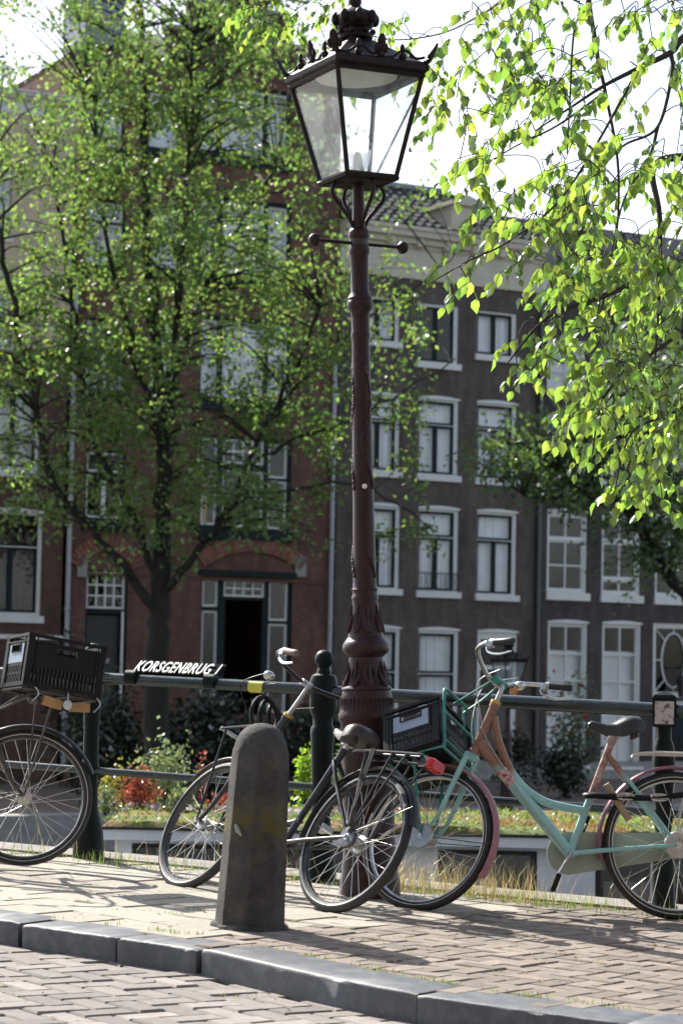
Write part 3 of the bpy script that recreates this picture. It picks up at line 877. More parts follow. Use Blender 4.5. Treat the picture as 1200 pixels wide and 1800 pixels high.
    # burner
    mb = MB(); mb.lathe([(.07, zb - .005), (.075, zb + .01), (.05, zb + .022), (.045, zb + .05), (.06, zb + .09), (.07, zb + .15), (.066, zb + .15), (.052, zb + .09), (.036, zb + .05), (.002, zb + .04)], 20); mb.build('lamp_cup', MT['glass_clear'], lant)
    mb = MB(); mb.lathe([(.03, zb), (.032, zb + .06), (.026, zb + .07), (.022, zb + .12), (.012, zb + .14), (.002, zb + .145)], 14); mb.build('bulb', MT['frost'], lant)
    if full:
        mb = MB(); mb.tube([corner(0, ht * .965, zt - .05), corner(1, hb + .05, zb + .02) * 1.0 + Vector((0, 0, .0))], .006, 6)
        mb.build('brace_rod', dk, lant)
    return root
p = gp(650, 1574)
M = Matrix.Translation((p.x, p.y, gz(p.x))) @ Matrix.Rotation(-.036, 4, 'Y')
street_lamp('street_lamp', 'tall oxblood cast-iron street lamp with glass lantern standing by the railing', M)
q = at(893, 1210, 44.0)
M = Matrix.Translation((q.x, q.y, QUAY))
street_lamp('street_lamp', 'distant dark street lamp across the canal beside the white sash windows', M, full=False, cut=1.05)

# ================================================================== railing
rail = empty('bridge_railing', (RL.x, RL.y, gz(RL.x)))
tag(rail, 'dark green bridge railing with two pipe rails and cast-iron posts', 'railing')
def rloc(t, h, off=0.0):
    p = rl(t, off)
    return Vector((p.x, p.y, gz(p.x) + h)) - rail.location
TB = (Vector((-.075, 0, 0)) - RL).dot(RDIR) + 0
# parameter of the ball post: solve x
TB = (-.075 - RL.x) / RDIR.x
TR = (RR - RL).length
mb = MB(); mb.tube([rloc(-4.5, .985), rloc(TB, .985)], .031, 12); mb.build('top_rail', MT['rail'], rail)
mb = MB(); mb.tube([rloc(TB, .975), rloc(TR + 4, .975)], .035, 12); mb.build('top_rail', MT['rail'], rail)
mb = MB(); mb.tube([rloc(-4.5, .48), rloc(TR + 4, .48)], .021, 10); mb.build('lower_rail', MT['rail'], rail)
def post(t, prof, n=16, name='post', sq=None):
    b = rloc(t, 0)
    mb = MB(Matrix.Translation(b))
    mb.lathe(prof, n)
    o = mb.build(name, MT['rail_old'], rail)
    return b, o
basep = [(.085, -.02), (.085, .06), (.078, .09), (.078, .15), (.07, .17), (.062, .2), (.066, .22), (.056, .24)]
fl = basep + [(.052, .30), (.046, .34), (.054, .36), (.046, .385), (.05, .42), (.056, .60), (.059, .70), (.064, .76), (.06, .79), (.052, .80), (.052, .84), (.066, .87), (.072, .90), (.072, 1.03), (.062, 1.06), (.04, 1.07), (.036, 1.085)]
b, o = post(TB, fl + [(.030, 1.10), (.034, 1.11)], 12)
mb = MB(Matrix.Translation(b)); mb.ball((0, 0, 1.145), .049, 20, 14); mb.build('ball_finial', MT['rail_old'], o)
for t in (0.0, -1.45, -2.9, -4.3):
    b, o = post(t, [(.085, -.02), (.085, .05), (.078, .16), (.062, .22), (.05, .26), (.046, .3), (.042, .42), (.048, .5), (.043, .54), (.042, .7), (.048, .85), (.06, .9), (.06, 1.04), (.045, 1.08)], 12)
    mb = MB(Matrix.Translation(b)); mb.ball((0, 0, 1.125), .049, 16, 10); mb.build('ball_finial', MT['rail_old'], o)
for t in (TR, TR + 1.8, TR + 3.6):
    b, o = post(t, [(.075, -.02), (.075, .03), (.06, .05), (.058, .30), (.045, .34), (.04, .40), (.05, .46), (.044, .5), (.05, .56), (.056, .72), (.05, .80), (.036, .84), (.038, .90)], 10)
    yaw = math.atan2(RDIR.y, RDIR.x)
    mb = MB(Matrix.Translation(b) @ Matrix.Rotation(R(-8), 4, 'Z'))
    mb.add([(s * k, u * k, z) for (k, z) in ((.05, .895), (.056, .905), (.058, 1.03), (.06, 1.035), (.048, 1.05), (.01, 1.068)) for (s, u) in ((-1, -1), (1, -1), (1, 1), (-1, 1))],
           [(i * 4 + j, i * 4 + (j + 1) % 4, i * 4 + 4 + (j + 1) % 4, i * 4 + 4 + j) for i in range(5) for j in range(4)] + [(20, 21, 22, 23)])
    cap = mb.build('post_cap', MT['rail_old'], o, smooth=False)
    mb = MB(Matrix.Translation(b) @ Matrix.Rotation(R(-8), 4, 'Z')); mb.bb(-.046, .046, -.0605, -.0585, .91, 1.02); mb.build('paper_sticker', MT['sticker'], cap, smooth=False)
# yellow tape on the rail
tt = (at(450, 1207, 11.9).x - RL.x) / RDIR.x
mb = MB(); mb.tube([rloc(tt - .04, .983), rloc(tt + .045, .983)], .0325, 12); mb.build('yellow_tape', MT['yellow'], rail)

MT['boat_matt'] = pm('matt_black_board', (.012, .014, .014), .95, spec=.05)
# name sign on the rail
def text_mesh(body, size, name, mat, extrude=.002, sx=1.0, bold=0.0, space=1.0):
    cu = bpy.data.curves.new(name, 'FONT')
    cu.body = body; cu.size = size; cu.extrude = extrude; cu.align_x = 'CENTER'; cu.offset = bold; cu.space_character = space
    ob = bpy.data.objects.new(name, cu)
    me = bpy.data.meshes.new_from_object(ob)
    bpy.data.objects.remove(ob)
    me.materials.clear(); me.materials.append(mat)
    if sx != 1.0:
        for v in me.vertices: v.co.x *= sx
    me.name = name
    return me
sx0 = (at(228, 1180, 12.2).x - RL.x) / RDIR.x; sx1 = (at(374, 1180, 12.0).x - RL.x) / RDIR.x
tc_ = (sx0 + sx1) / 2; sw = sx1 - sx0
upv = (RBACK * math.sin(R(56)) + Vector((0, 0, 1)) * math.cos(R(56))).normalized()
xv = Vector((RDIR.x, RDIR.y, -SLOPE * RDIR.x)).normalized()
nv = xv.cross(upv).normalized()
c0 = rl(tc_); c0 = Vector((c0.x, c0.y, gz(c0.x) + 1.025))
SM = Matrix(((xv.x, upv.x, nv.x, c0.x), (xv.y, upv.y, nv.y, c0.y), (xv.z, upv.z, nv.z, c0.z), (0, 0, 0, 1)))
sign = empty('bridge_name_sign', mw=SM)
tag(sign, 'bridge name sign with white slanted letters on the left top rail', 'sign')
mb = MB(); mb.bb(-sw / 2 - .015, sw / 2 + .015, .01, .125, -.02, -.006); mb.build('board', MT['boat_matt'], sign, smooth=False)
for s in (-1, 1):
    mb = MB(); mb.bb(s * (sw / 2 - .01) - .02, s * (sw / 2 - .01) + .02, -.035, .05, -.035, -.0205); mb.tube([(s * (sw / 2 - .01) - .03, -.03, -.01), (s * (sw / 2 - .01) + .03, -.03, -.01)], .04, 10); mb.build('bracket', MT['rail_old'], sign)
me = text_mesh('KORSGENBRUG 1', .14, 'lettering', MT['white_flat'], .003, bold=.0012, space=1.12)
xs = [v.co.x for v in me.vertices]; wd = max(xs) - min(xs); mid = (max(xs) + min(xs)) / 2
for v in me.vertices: v.co.x = (v.co.x - mid) * sw / wd; v.co.y += .015
o = link('lettering', me, sign)
# ================================================================== bicycles
WR = .345
def wheel(name, parent, c, M, rim_mat, stripe=True, hub_r=.022, white=False, seed=0):
    """rim mesh with tyre, spokes and hub as sub-parts; built round the y axis at c"""
    c = Vector(c)
    mb = MB(M); mb.ring(c, [(.299, -.011), (.303, -.015), (.316, -.015), (.316, -.010), (.309, -.006), (.309, .006), (.316, .010), (.316, .015), (.303, .015), (.299, .011), (.297, 0)], 56)
    w = mb.build(name, rim_mat, parent, angle=30)
    mb = MB(M)
    prof = [(.324 + .0235 * math.cos(2 * math.pi * k / 12), .0235 * math.sin(2 * math.pi * k / 12)) for k in range(12)]
    mb.ring(c, prof, 56); mb.build('tyre', MT['rubber'], w)
    if stripe:
        mb = MB(M)
        for s in (-1, 1):
            mb.ring(c, [(.3195, s * .0225), (.3215, s * .0242), (.3235, s * .0242), (.3225, s * .022)], 56)
        tag(mb.build('reflective_stripe', MT['rack_white'] if white else MT['alu'], w), kind='stuff')
    rnd = random.Random(seed)
    mb = MB(M)
    n = 32
    for k in range(n):
        side = 1 if k % 2 else -1
        lead = 1 if (k // 2) % 2 else -1
        ar = 2 * math.pi * k / n
        ah = ar + lead * 1.15
        p0 = c + Vector((hub_r * 1.15 * math.cos(ah), side * .03, hub_r * 1.15 * math.sin(ah)))
        p1 = c + Vector((.301 * math.cos(ar), side * .004, .301 * math.sin(ar)))
        mb.tube([p0, p1], .00165, 5, caps=False)
    tag(mb.build('spokes', MT['spoke'], w), kind='stuff')
    mb = MB(M); mb.lathe([(.006, -.062), (.008, -.048), (.014, -.046), (.014, -.038), (hub_r * 1.3, -.034), (hub_r * 1.3, -.028), (hub_r * .8, -.022), (hub_r * .8, .022), (hub_r * 1.3, .028), (hub_r * 1.3, .034), (.014, .038), (.014, .046), (.008, .048), (.006, .062)], 16, c, 'y')
    mb.build('hub', MT['alu'], w)
    return w
def fender(name, parent, c, M, mat, r, a0, a1, w=.03):
    k = 7
    out = [(r + .014 * math.cos(math.pi * (j / (k - 1) - .5)), w * math.sin(math.pi * (j / (k - 1) - .5))) for j in range(k)]
    inn = [(q[0] - .0025, q[1] * .94) for q in reversed(out)]
    mb = MB(M); mb.ring(c, out + inn, 30, a0, a1)
    return mb.build(name, mat, parent, angle=60)
def saddle(parent, top, mat, L=.265, W=.105, M=None, tilt=0.0):
    """loft along x; nose forward (+x)"""
    secs = []
    T = Matrix.Translation(top) @ Matrix.Rotation(tilt, 4, 'Y')
    if M is not None: T = M @ T
    mb = MB(T)
    N = 14
    xs = [0, .02, .06, .10, .14, .18, .22, .25, .268]
    hw = [.05, .085, .098, .09, .062, .038, .030, .026, .012]
    zt = [-.018, .004, .014, .008, -.012, -.02, -.012, -.002, -.014]
    dp = [.04, .07, .088, .086, .074, .055, .042, .036, .02]
    vs = []; fs = []
    for x, h, z, d in zip(xs, hw, zt, dp):
        for j in range(N):
            a = math.pi * j / (N - 1)
            yy = h * math.cos(a)
            zz = z - d + d * (math.sin(a) ** .45)
            if j in (0, N - 1): zz = z - d
            vs.append((x - .13, yy, zz))
    for i in range(len(xs) - 1):
        for j in range(N - 1): fs.append((i * N + j, i * N + j + 1, (i + 1) * N + j + 1, (i + 1) * N + j))
        fs.append((i * N, (i + 1) * N, (i + 1) * N + N - 1, i * N + N - 1))
    fs.append(tuple(range(N))); fs.append(tuple((len(xs) - 1) * N + j for j in range(N - 1, -1, -1)))
    mb.add(vs, fs)
    s = mb.build('saddle', mat, parent, angle=60)
    mb = MB(T)
    for q in (-1, 1):
        mb.tube(smooth_path([(.11, q * .012, -.03), (.03, q * .02, -.062), (-.04, q * .022, -.062), (-.11, q * .055, -.045)], 4), .0035, 6)
        pts = []
        for k in range(40):
            a = k * 1.3
            pts.append((-.085 + .014 * math.cos(a), q * .045 + .014 * math.sin(a), -.095 + .05 * k / 39))
        mb.tube(pts, .0025, 5)
    mb.build('saddle_springs', MT['steel_dark'], s)
    return s
def bicycle(name, label, M, sp):
    root = empty(name, mw=M)
    tag(root, label, 'bicycle', 'bicycles parked at the bridge railing')
    wb = sp.get('wb', 1.13); rake = R(sp.get('rake', 23)); off = sp.get('off', .035)
    fm = sp['frame']
    a = Vector((-math.sin(rake), 0, math.cos(rake)))
    A0 = Vector((wb - off, 0, WR))
    Pt = lambda t: A0 + a * t
    MS = Matrix.Translation(A0) @ Matrix.Rotation(sp.get('steer', 0.0), 4, a) @ Matrix.Translation(-A0)
    rh = Vector((0, 0, WR)); fh = Vector((wb, 0, WR))
    BB = Vector(sp.get('bb', (.50, 0, .29)))
    st_top = Vector(sp.get('st', (.30, 0, .85)))
    # wheels
    wheel('rear_wheel', root, rh, None, sp['rim'], white=sp.get('white', False), hub_r=.034, seed=1)
    wheel('front_wheel', root, fh, MS, sp['rim'], white=sp.get('white', False), hub_r=.028, seed=2)
    # frame
    H0, H1 = sp.get('h0', .44), sp.get('h1', .68)
    mb = MB(); mb.tube([Pt(H0), Pt(H1)], .021, 14); mb.tube([Pt(H0), Pt(H0 + .02)], .025, 14); mb.tube([Pt(H1 - .02), Pt(H1)], .025, 14); mb.build('head_tube', fm, root)
    mb = MB(); mb.tube([Pt(H1), Pt(H1 + .015)], .026, 14); mb.build('headset_ring', MT['brass'], root)
    mb = MB(); mb.tube(smooth_path([Pt(H0 + .06), Pt(H0 + .06).lerp(BB, .5) + Vector((0, 0, sp.get('sag', -.0))), BB], 5), sp.get('dtr', .024), 14); mb.build('down_tube', fm, root)
    if 'top' in sp:
        mb = MB(); mb.tube(smooth_path([Vector(q) for q in sp['top']], 6), sp.get('ttr', .0185), 12); mb.build('top_tube', fm, root)
    mb = MB(); mb.tube([BB, st_top], .0175, 14); mb.tube([st_top - (st_top - BB).normalized() * .03, st_top], .021, 12); mb.build('seat_tube', sp.get('stm', fm), root)
    if 'stm' in sp:
        mb = MB(); mb.tube([BB, BB.lerp(st_top, .48)], .0182, 14); mb.build('lower_seat_tube', fm, root)
    mb = MB(); mb.lathe([(.024, -.036), (.024, .036)], 16, BB, 'y'); mb.build('bottom_bracket', fm, root)
    ss = BB.lerp(st_top, .86)
    for s in (-1, 1):
        mb = MB(); mb.tube([BB + Vector((-.02, s * .025, 0)), BB.lerp(rh, .35) + Vector((0, s * .04, 0)), rh + Vector((0, s * .056, 0))], [.012, .0115, .0095], 10); mb.build('chain_stay', sp.get('csm', fm), root)
        mb = MB(); mb.tube([ss + Vector((0, s * .018, 0)), ss.lerp(rh, .3) + Vector((0, s * .04, 0)), rh + Vector((0, s * .054, 0))], [.0105, .0105, .0085], 10); mb.build('seat_stay', sp.get('ssm', fm), root)
    for s in (-1, 1):
        mb = MB(); mb.lathe([(.016, s * .050), (.016, s * .062), (.009, s * .063), (.009, s * .075)][::1], 6 + 6, rh, 'y'); mb.build('axle_nut', MT['chrome'], root)
    # seat post + saddle
    d = (st_top - BB).normalized()
    sz = sp.get('saddle_z', .93)
    sp_top = st_top + d * ((sz - .075 - st_top.z) / d.z)
    mb = MB(); mb.tube([st_top - d * .02, sp_top], .0128, 12); mb.box(sp_top, (.05, .05, .03)); mb.build('seat_post', MT['chrome'], root)
    saddle(root, (sp_top.x - .01, 0, sz), sp['saddle'], tilt=sp.get('stilt', 0.0))
    # fork
    cr = Pt(H0 - .02)
    mb = MB(MS); mb.tube([cr + Vector((0, -.05, 0)), cr + Vector((0, .05, 0))], .017, 10); mb.tube([cr, Pt(H0)], .018, 10)
    mb.build('fork_crown', sp.get('crown', sp['fork']), root)
    for s in (-1, 1):
        pts = smooth_path([cr + Vector((0, s * .047, 0)), Pt(H0 * .6) + Vector((.004, s * .052, 0)), Pt(.10) + Vector((.008, s * .054, 0)), fh + Vector((0, s * .054, 0))], 5)
        mb = MB(MS); mb.tube(pts, [.0155 - .0065 * i / (len(pts) - 1) for i in range(len(pts))], 10); mb.build('fork_blade', sp['fork'], root)
        mb = MB(MS); mb.lathe([(.014, s * .058), (.014, s * .068), (.008, s * .069), (.008, s * .078)], 12, fh, 'y'); mb.build('axle_nut', MT['chrome'], root)
    # mudguards: angle 0 is forward, 90 up
    if 'ff' in sp:
        fender('front_mudguard', root, fh, MS, sp['ff'], .362, R(sp.get('ffa', (62, 200))[0]), R(sp.get('ffa', (62, 200))[1]), .027)
        mb = MB(MS)
        aa = R(sp.get('ffa', (62, 200))[1] - 25)
        for s in (-1, 1): mb.tube([fh + Vector((0, s * .06, 0)), fh + Vector((.372 * math.cos(aa), s * .024, .372 * math.sin(aa)))], .0022, 5)
        mb.build('mudguard_stay', MT['steel_dark'], root)
    if 'rf' in sp:
        fender('rear_mudguard', root, rh, None, sp['rf'], .364, R(sp.get('rfa', (-18, 170))[0]), R(sp.get('rfa', (-18, 170))[1]), .03)
        mb = MB()
        aa = R(150)
        for s in (-1, 1): mb.tube([rh + Vector((0, s * .06, 0)), rh + Vector((.374 * math.cos(aa), s * .026, .374 * math.sin(aa)))], .0026, 5)
        mb.build('mudguard_stay', MT['alu'], root)
    # stem and handlebar
    hb = sp.get('hbt', .83)
    hc = Pt(hb) + Vector((.035, 0, .01))
    mb = MB(MS); mb.tube(smooth_path([Pt(H1 - .02), Pt(hb - .03), Pt(hb) + Vector((.012, 0, .0)), hc], 4), [.0125] * 4 * 3 + [.0135], 12); mb.tube([hc + Vector((0, -.03, 0)), hc + Vector((0, .03, 0))], .017, 12); mb.build('stem', MT['alu'], root)
    hp = sp.get('hbar', [(0, 0, 0), (.012, .06, .005), (.0, .15, .035), (-.05, .235, .055), (-.15, .272, .045), (-.25, .28, .02)])
    left = [hc + Vector(q) for q in hp]; right = [hc + Vector((q[0], -q[1], q[2])) for q in hp]
    full = smooth_path(list(reversed(right)) + left[1:], 6)
    mb = MB(MS); mb.tube(full, .0112, 10); hbar = mb.build('handlebar', sp.get('hbm', MT['chrome']), root)
    for side in (left, right):
        e, f = side[-1], side[-2]
        dd = (e - f).normalized()
        g0 = e - dd * .02; g1 = e + dd * .095
        mb = MB(MS); mb.tube([g0, g0 + dd * .01, g0.lerp(g1, .5), g1 - dd * .012, g1], [.0165, .0175, .0165, .0185, .014], 12); g = mb.build('grip', sp['grip'], hbar)
        mb = MB(MS); mb.tube([f.lerp(e, .45), f.lerp(e, .75)], .0185, 10); mb.box(f.lerp(e, .5) + Vector((.01, 0, -.008)), (.03, .03, .03)); mb.build('shifter_clamp', sp.get('clamp', MT['alu']), hbar)
        b0 = f.lerp(e, .4) + Vector((.02, 0, -.015))
        if sp.get('lever', True):
            mb = MB(MS); mb.tube(smooth_path([b0, b0 + Vector((-.01, 0, -.03)), b0 + dd * .07 + Vector((0, 0, -.045)), b0 + dd * .15 + Vector((0, 0, -.035))], 4), [.007] * 9 + [.006] * 3 + [.004], 8); mb.build('brake_lever', MT['chrome'], hbar)
    # cables
    for k, q in enumerate(sp.get('cables', [])):
        mb = MB(); mb.tube(smooth_path([MS @ Vector(v) if f else Vector(v) for (v, f) in q], 6), .0026, 6); mb.build('cable', sp.get('cablem', MT['plastic']), root)
    # crank set
    ca = sp.get('crank', R(-115))
    side = sp.get('near', 1)          # +1: left side of the bike faces the camera
    for s in (-1, 1):
        an = ca if s == side else ca + math.pi
        tip = BB + Vector((.168 * math.cos(an), s * .068, .168 * math.sin(an)))
        mb = MB(); mb.tube([BB + Vector((0, s * .05, 0)), BB.lerp(tip, .5) + Vector((0, s * .022, 0)), tip], [.016, .012, .011], 8, flat=.6); cr_ = mb.build('crank', MT['alu'], root)
        mb = MB(); mb.box(tip + Vector((0, s * .05, 0)), (.085, .075, .024), Matrix.Rotation(sp.get('pedrot', .3), 3, 'Y')); mb.box(tip + Vector((0, s * .05, 0)), (.05, .09, .016), Matrix.Rotation(sp.get('pedrot', .3), 3, 'Y')); mb.build('pedal', sp.get('pedal', MT['plastic']), cr_)
    mb = MB()
    y = -.042
    mb.ring(BB + Vector((0, y, 0)), [(.082, -.002), (.094, -.002), (.094, .002), (.082, .002)], 32)
    for k in range(5):
        aa = 2 * math.pi * k / 5
        mb.tube([BB + Vector((0, y, 0)), BB + Vector((.085 * math.cos(aa), y, .085 * math.sin(aa)))], .006, 5)
    mb.build('chainring', MT['steel_dark'], root)
    if 'guard' in sp:
        # flat capsule-shaped chain guard on the right (drive) side
        r0, r1 = sp.get('guard_r', (.115, .075))
        pts = []
        dv = (rh - BB); base = math.atan2(dv.z, dv.x)
        for k in range(13):
            aa = base + math.pi / 2 + math.pi * k / 12
            pts.append((BB.x + r0 * math.cos(aa), BB.z + r0 * math.sin(aa)))
        for k in range(13):
            aa = base - math.pi / 2 + math.pi * k / 12
            pts.append((rh.x + r1 * math.cos(aa), rh.z + r1 * math.sin(aa)))
        n = len(pts)
        vs = [(x, -.066, z) for x, z in pts] + [(x, -.034, z) for x, z in pts]
        mb = MB(); mb.add(vs, [tuple(range(n)), tuple(range(2 * n - 1, n - 1, -1))] + [(i, (i + 1) % n, n + (i + 1) % n, n + i) for i in range(n)])
        mb.build('chain_guard', sp['guard'], root, angle=30)
    # rear rack
    if 'rack' in sp:
        rk = sp['rack']; zr = sp.get('rackz', .765)
        mb = MB()
        for s in (-1, 1):
            mb.tube(smooth_path([(.20, s * .03, zr - .02), (.15, s * .055, zr), (-.24, s * .06, zr), (-.29, s * .045, zr - .004), (-.30, 0, zr - .004)], 4), .0065, 8)
        for x in (.12, .02, -.08, -.18): mb.tube([(x, -.06, zr), (x, .06, zr)], .005, 6)
        mb.tube([(.10, 0, zr + .012), (-.22, 0, zr + .012)], .004, 6)
        rr_ = mb.build('rear_rack', rk, root)
        for s in (-1, 1):
            for x in (-.10, -.20) if sp.get('rack2', True) else (-.14,):
                mb = MB(); mb.tube([(x, s * .062, zr), (-.012, s * .068, WR + .02)], .0058, 7); mb.build('rack_stay', rk, rr_)
    if 'tail' in sp:
        x, z = sp['tail']
        mb = MB(); mb.box((x, 0, z), (.045, .10, .055)); mb.build('tail_light_housing', MT['plastic'], root)
        mb = MB()
        vs = []
        for (xx, k) in ((x - .023, 1.0), (x - .045, .92), (x - .058, .7)):
            for j in range(16):
                aa = 2 * math.pi * j / 16
                c_, s_ = math.cos(aa), math.sin(aa)
                vs.append((xx, .052 * k * math.copysign(abs(c_) ** .5, c_), z + .03 * k * math.copysign(abs(s_) ** .5, s_)))
        mb.add(vs, [(i * 16 + j, i * 16 + (j + 1) % 16, i * 16 + 16 + (j + 1) % 16, i * 16 + 16 + j) for i in range(2) for j in range(16)] + [tuple(32 + j for j in range(16))])
        mb.build('tail_light', MT['red_lens'], root)
    if 'head' in sp:
        q = Vector(sp['head'])
        mb = MB(MS); mb.lathe([(.004, -.045), (.022, -.04), (.034, -.015), (.038, .01), (.036, .016)], 18, q, 'x'); mb.tube([q + Vector((-.02, 0, -.02)), q + Vector((-.05, 0, -.06))], .006, 6); hl = mb.build('headlight', MT['chrome'], root)
        mb = MB(MS); mb.lathe([(.036, .0165), (.028, .024), (.003, .028)], 18, q, 'x'); mb.build('lens', MT['glass_clear'], hl)
    # kickstand
    if sp.get('stand', True):
        mb = MB(); mb.tube([BB + Vector((-.1, .03, -.0)), BB + Vector((-.26, .06, -.05))] if sp.get('stand_up') else [BB + Vector((-.06, .02, -.02)), BB + Vector((-.12, .13, -.275))], .008, 8); mb.build('kickstand', MT['alu'], root)
    return root, MS, Pt, BB, fh, rh

def crate(name, label, M, w=.40, d=.30, h=.26, sheen_panel=()):
    """stacking crate: local x depth d, y width w, z up; open top"""
    root = empty(name, mw=M)
    tag(root, label, 'crate')
    pl = MT['plastic']
    mb = MB(); mb.bb(-d / 2 + .004, d / 2 - .004, -w / 2 + .004, w / 2 - .004, 0, .010); mb.build('floor', pl, root, smooth=False)
    def wall(length, T, k_):
        mb = MB(T)
        t = .007
        # local: x along the wall, y outwards thickness, z up
        L = length / 2
        mb.bb(-L, L, -t, 0, 0, .022)
        mb.bb(-L, L, -t, 0, h * .44 - .012, h * .44)            # mid rib
        mb.bb(-L, L, -t - .004, .006, h - .016, h)               # rim
        mb.bb(-L, L, -t, .004, h - .042, h - .034)
        for s in (-1, 1):
            mb.bb(s * L - (.03 if s > 0 else 0), s * L + (0 if s > 0 else .03), -t, .002, .0, h - .01)
        n = int(length / .024)
        for k in range(n + 1):
            x = -L + .03 + (length - .06) * k / n
            mb.bb(x - .0045, x + .0045, -t, 0, .022, h * .44 - .012)
        mb.bb(-L, L, -t, 0, .062, .070)
        # panel round the hand hole
        mb.bb(-L + .03, -.055, -t, 0, h * .44, h - .042); mb.bb(.055, L - .03, -t, 0, h * .44, h - .042); mb.bb(-.055, .055, -t, 0, h * .44, h * .66)
        mb.bb(-.055, .055, -t, 0, h - .052, h - .042)
        for s in (-1, 1): mb.bb(s * (L - .045) - .003, s * (L - .045) + .003, 0, .005, .022, h - .016)
        wl = mb.build('wall', pl, root, smooth=False)
        if k_ in sheen_panel:  # thin grey-blue sheet paints the sky's reflection onto this black wall
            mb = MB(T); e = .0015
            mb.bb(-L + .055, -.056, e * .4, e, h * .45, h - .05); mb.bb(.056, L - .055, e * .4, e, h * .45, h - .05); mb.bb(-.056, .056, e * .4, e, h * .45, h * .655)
            mb.build('painted_sky_sheen', MT['sheen_panel'], wl, smooth=False)
            mb = MB(T)
            fr = [(-.056, .056, h * .65, h * .665), (-.056, .056, h - .057, h - .05), (-.058, -.052, h * .65, h - .05), (.052, .058, h * .65, h - .05)]
            for (x0, x1, z0, z1) in fr: mb.bb(x0, x1, -.002, .006, z0, z1)
            mb.build('handle_frame', pl, wl, smooth=False)
    wall(w, Matrix.Translation((d / 2, 0, 0)) @ Matrix.Rotation(R(-90), 4, 'Z'), 'front')
    wall(w, Matrix.Translation((-d / 2, 0, 0)) @ Matrix.Rotation(R(90), 4, 'Z'), 'back')
    wall(d, Matrix.Translation((0, w / 2, 0)), 'left')
    wall(d, Matrix.Translation((0, -w / 2, 0)) @ Matrix.Rotation(R(180), 4, 'Z'), 'right')
    return root

# ---- mint step-through bicycle, facing left
p = gp(1186, 1616)
yaw = R(184)
MM = Matrix.Translation((p.x, p.y, gz(p.x))) @ Matrix.Rotation(yaw, 4, 'Z') @ Matrix.Rotation(R(7), 4, 'X') @ Matrix.Rotation(R(-.8), 4, 'Y')
mint = dict(wb=1.185, off=.045, stand=False, frame=MT['mint'], fork=MT['mint_plain'], rim=MT['rim'], white=True, steer=R(-38), bb=(.505, 0, .295), st=(.300, 0, .845), stm=MT['worn_red'],
            top=[(.872, 0, .93), (.845, 0, .80), (.765, 0, .64), (.63, 0, .535), (.43, 0, .495)], dtr=.029, ttr=.0195,
            saddle=MT['leather'], saddle_z=.935, stilt=R(4), ff=MT['pink'], ffa=(75, 215), rf=MT['mauve'], rfa=(-12, 175), grip=MT['grip_black'], hbt=.80,
            hbar=[(0, 0, 0), (.014, .06, .012), (.012, .15, .05), (-.01, .235, .085), (-.08, .285, .09), (-.15, .30, .08)],
            guard=MT['sage'], guard_r=(.10, .06), rack=MT['rack_white'], crank=R(-58), pedrot=1.2, near=1, h1=.70, rackz=.775)
mint['cables'] = [[((.80, .10, 1.12), True), ((.93, .07, 1.08), True), ((.92, .04, .92), True), ((.90, .03, .80), False), ((.70, .03, .50), False), ((.55, .03, .31), False)],
                  [((.78, -.05, 1.13), True), ((.95, -.03, 1.10), True), ((.97, .03, .9), True), ((.95, .04, .78), True)]]
mint['cablem'] = MT['alu']
root, MS, Pt, BB, fh, rh = bicycle('bicycle', 'mint green step-through bicycle with pink mudguards and a black crate up front', MM, mint)
hd = Pt(.50); dvec = (BB - hd).normalized()
mb = MB(); mb.tube([hd + dvec * .17, hd + dvec * .25], .0297, 14); mb.build('flower_decal', MT['decal'], root)
mb = MB(); mb.tube([BB + Vector((-.16, .075, .325)), BB + Vector((-.27, .07, .16))], .017, 10); mb.build('frame_lock', MT['tan'], root)
mb = MB(MS); mb.lathe([(.055, .052), (.062, .058), (.058, .066), (.02, .068)], 18, fh, 'y'); mb.build('drum_brake', MT['alu'], root)
mb = MB(); mb.lathe([(.06, .04), (.066, .048), (.06, .058), (.02, .06)], 18, rh, 'y'); mb.build('drum_brake', MT['alu'], root)
# green front rack, fixed to the steering
CT = Matrix.Translation((1.215, 0, .825)) @ Matrix.Rotation(R(8), 4, 'Y') @ Matrix.Rotation(R(7), 4, 'X')
rkM = MS @ CT
g = MT['rack_green']
def loop(mbx, w, x, z0, z1, r=.008):
    mbx.tube(smooth_path([(x, -w, z0), (x, -w, z1 - .05), (x, -w + .03, z1), (x, 0, z1 + .004), (x, w - .03, z1), (x, w, z1 - .05), (x, w, z0)], 5), r, 9)
mb = MB(rkM)
loop(mb, .15, -.165, -.14, .19, .009)
for z in (-.09, .06): mb.tube([(-.165, -.15, z), (-.165, .15, z)], .0075, 8)
for y in (-.05,): mb.tube([(-.165, y, .06), (-.165, y, .19)], .0065, 8)
fr = mb.build('front_rack', g, root)
mb = MB(rkM)
mb.tube([(-.165, -.17, -.14), (.14, -.17, -.14), (.14, .17, -.14), (-.165, .17, -.14)], .0085, 8, closed=True)
for x in (-.05, .05): mb.tube([(x, -.17, -.14), (x, .17, -.14)], .006, 8)
mb.build('rack_platform', g, fr)
for s in (-1, 1):
    mb = MB(MS); mb.tube([fh + Vector((0, s * .066, 0)), CT @ Vector((.0, s * .15, -.14))], .007, 8); mb.build('rack_stay', g, fr)
mb = MB(MS); mb.tube(smooth_path([Pt(.80) + Vector((.02, .03, .03)), Pt(.74) + Vector((.10, .05, .02)), CT @ Vector((-.165, .05, .15))], 5), .007, 8); mb.tube(smooth_path([Pt(.80) + Vector((.02, -.03, .03)), Pt(.74) + Vector((.10, -.05, .02)), CT @ Vector((-.165, -.05, .15))], 5), .007, 8)
mb.tube([Pt(.80) + Vector((.02, -.05, .015)), Pt(.80) + Vector((.02, .05, .015))], .02, 9); mb.build('rack_bracket', g, fr)
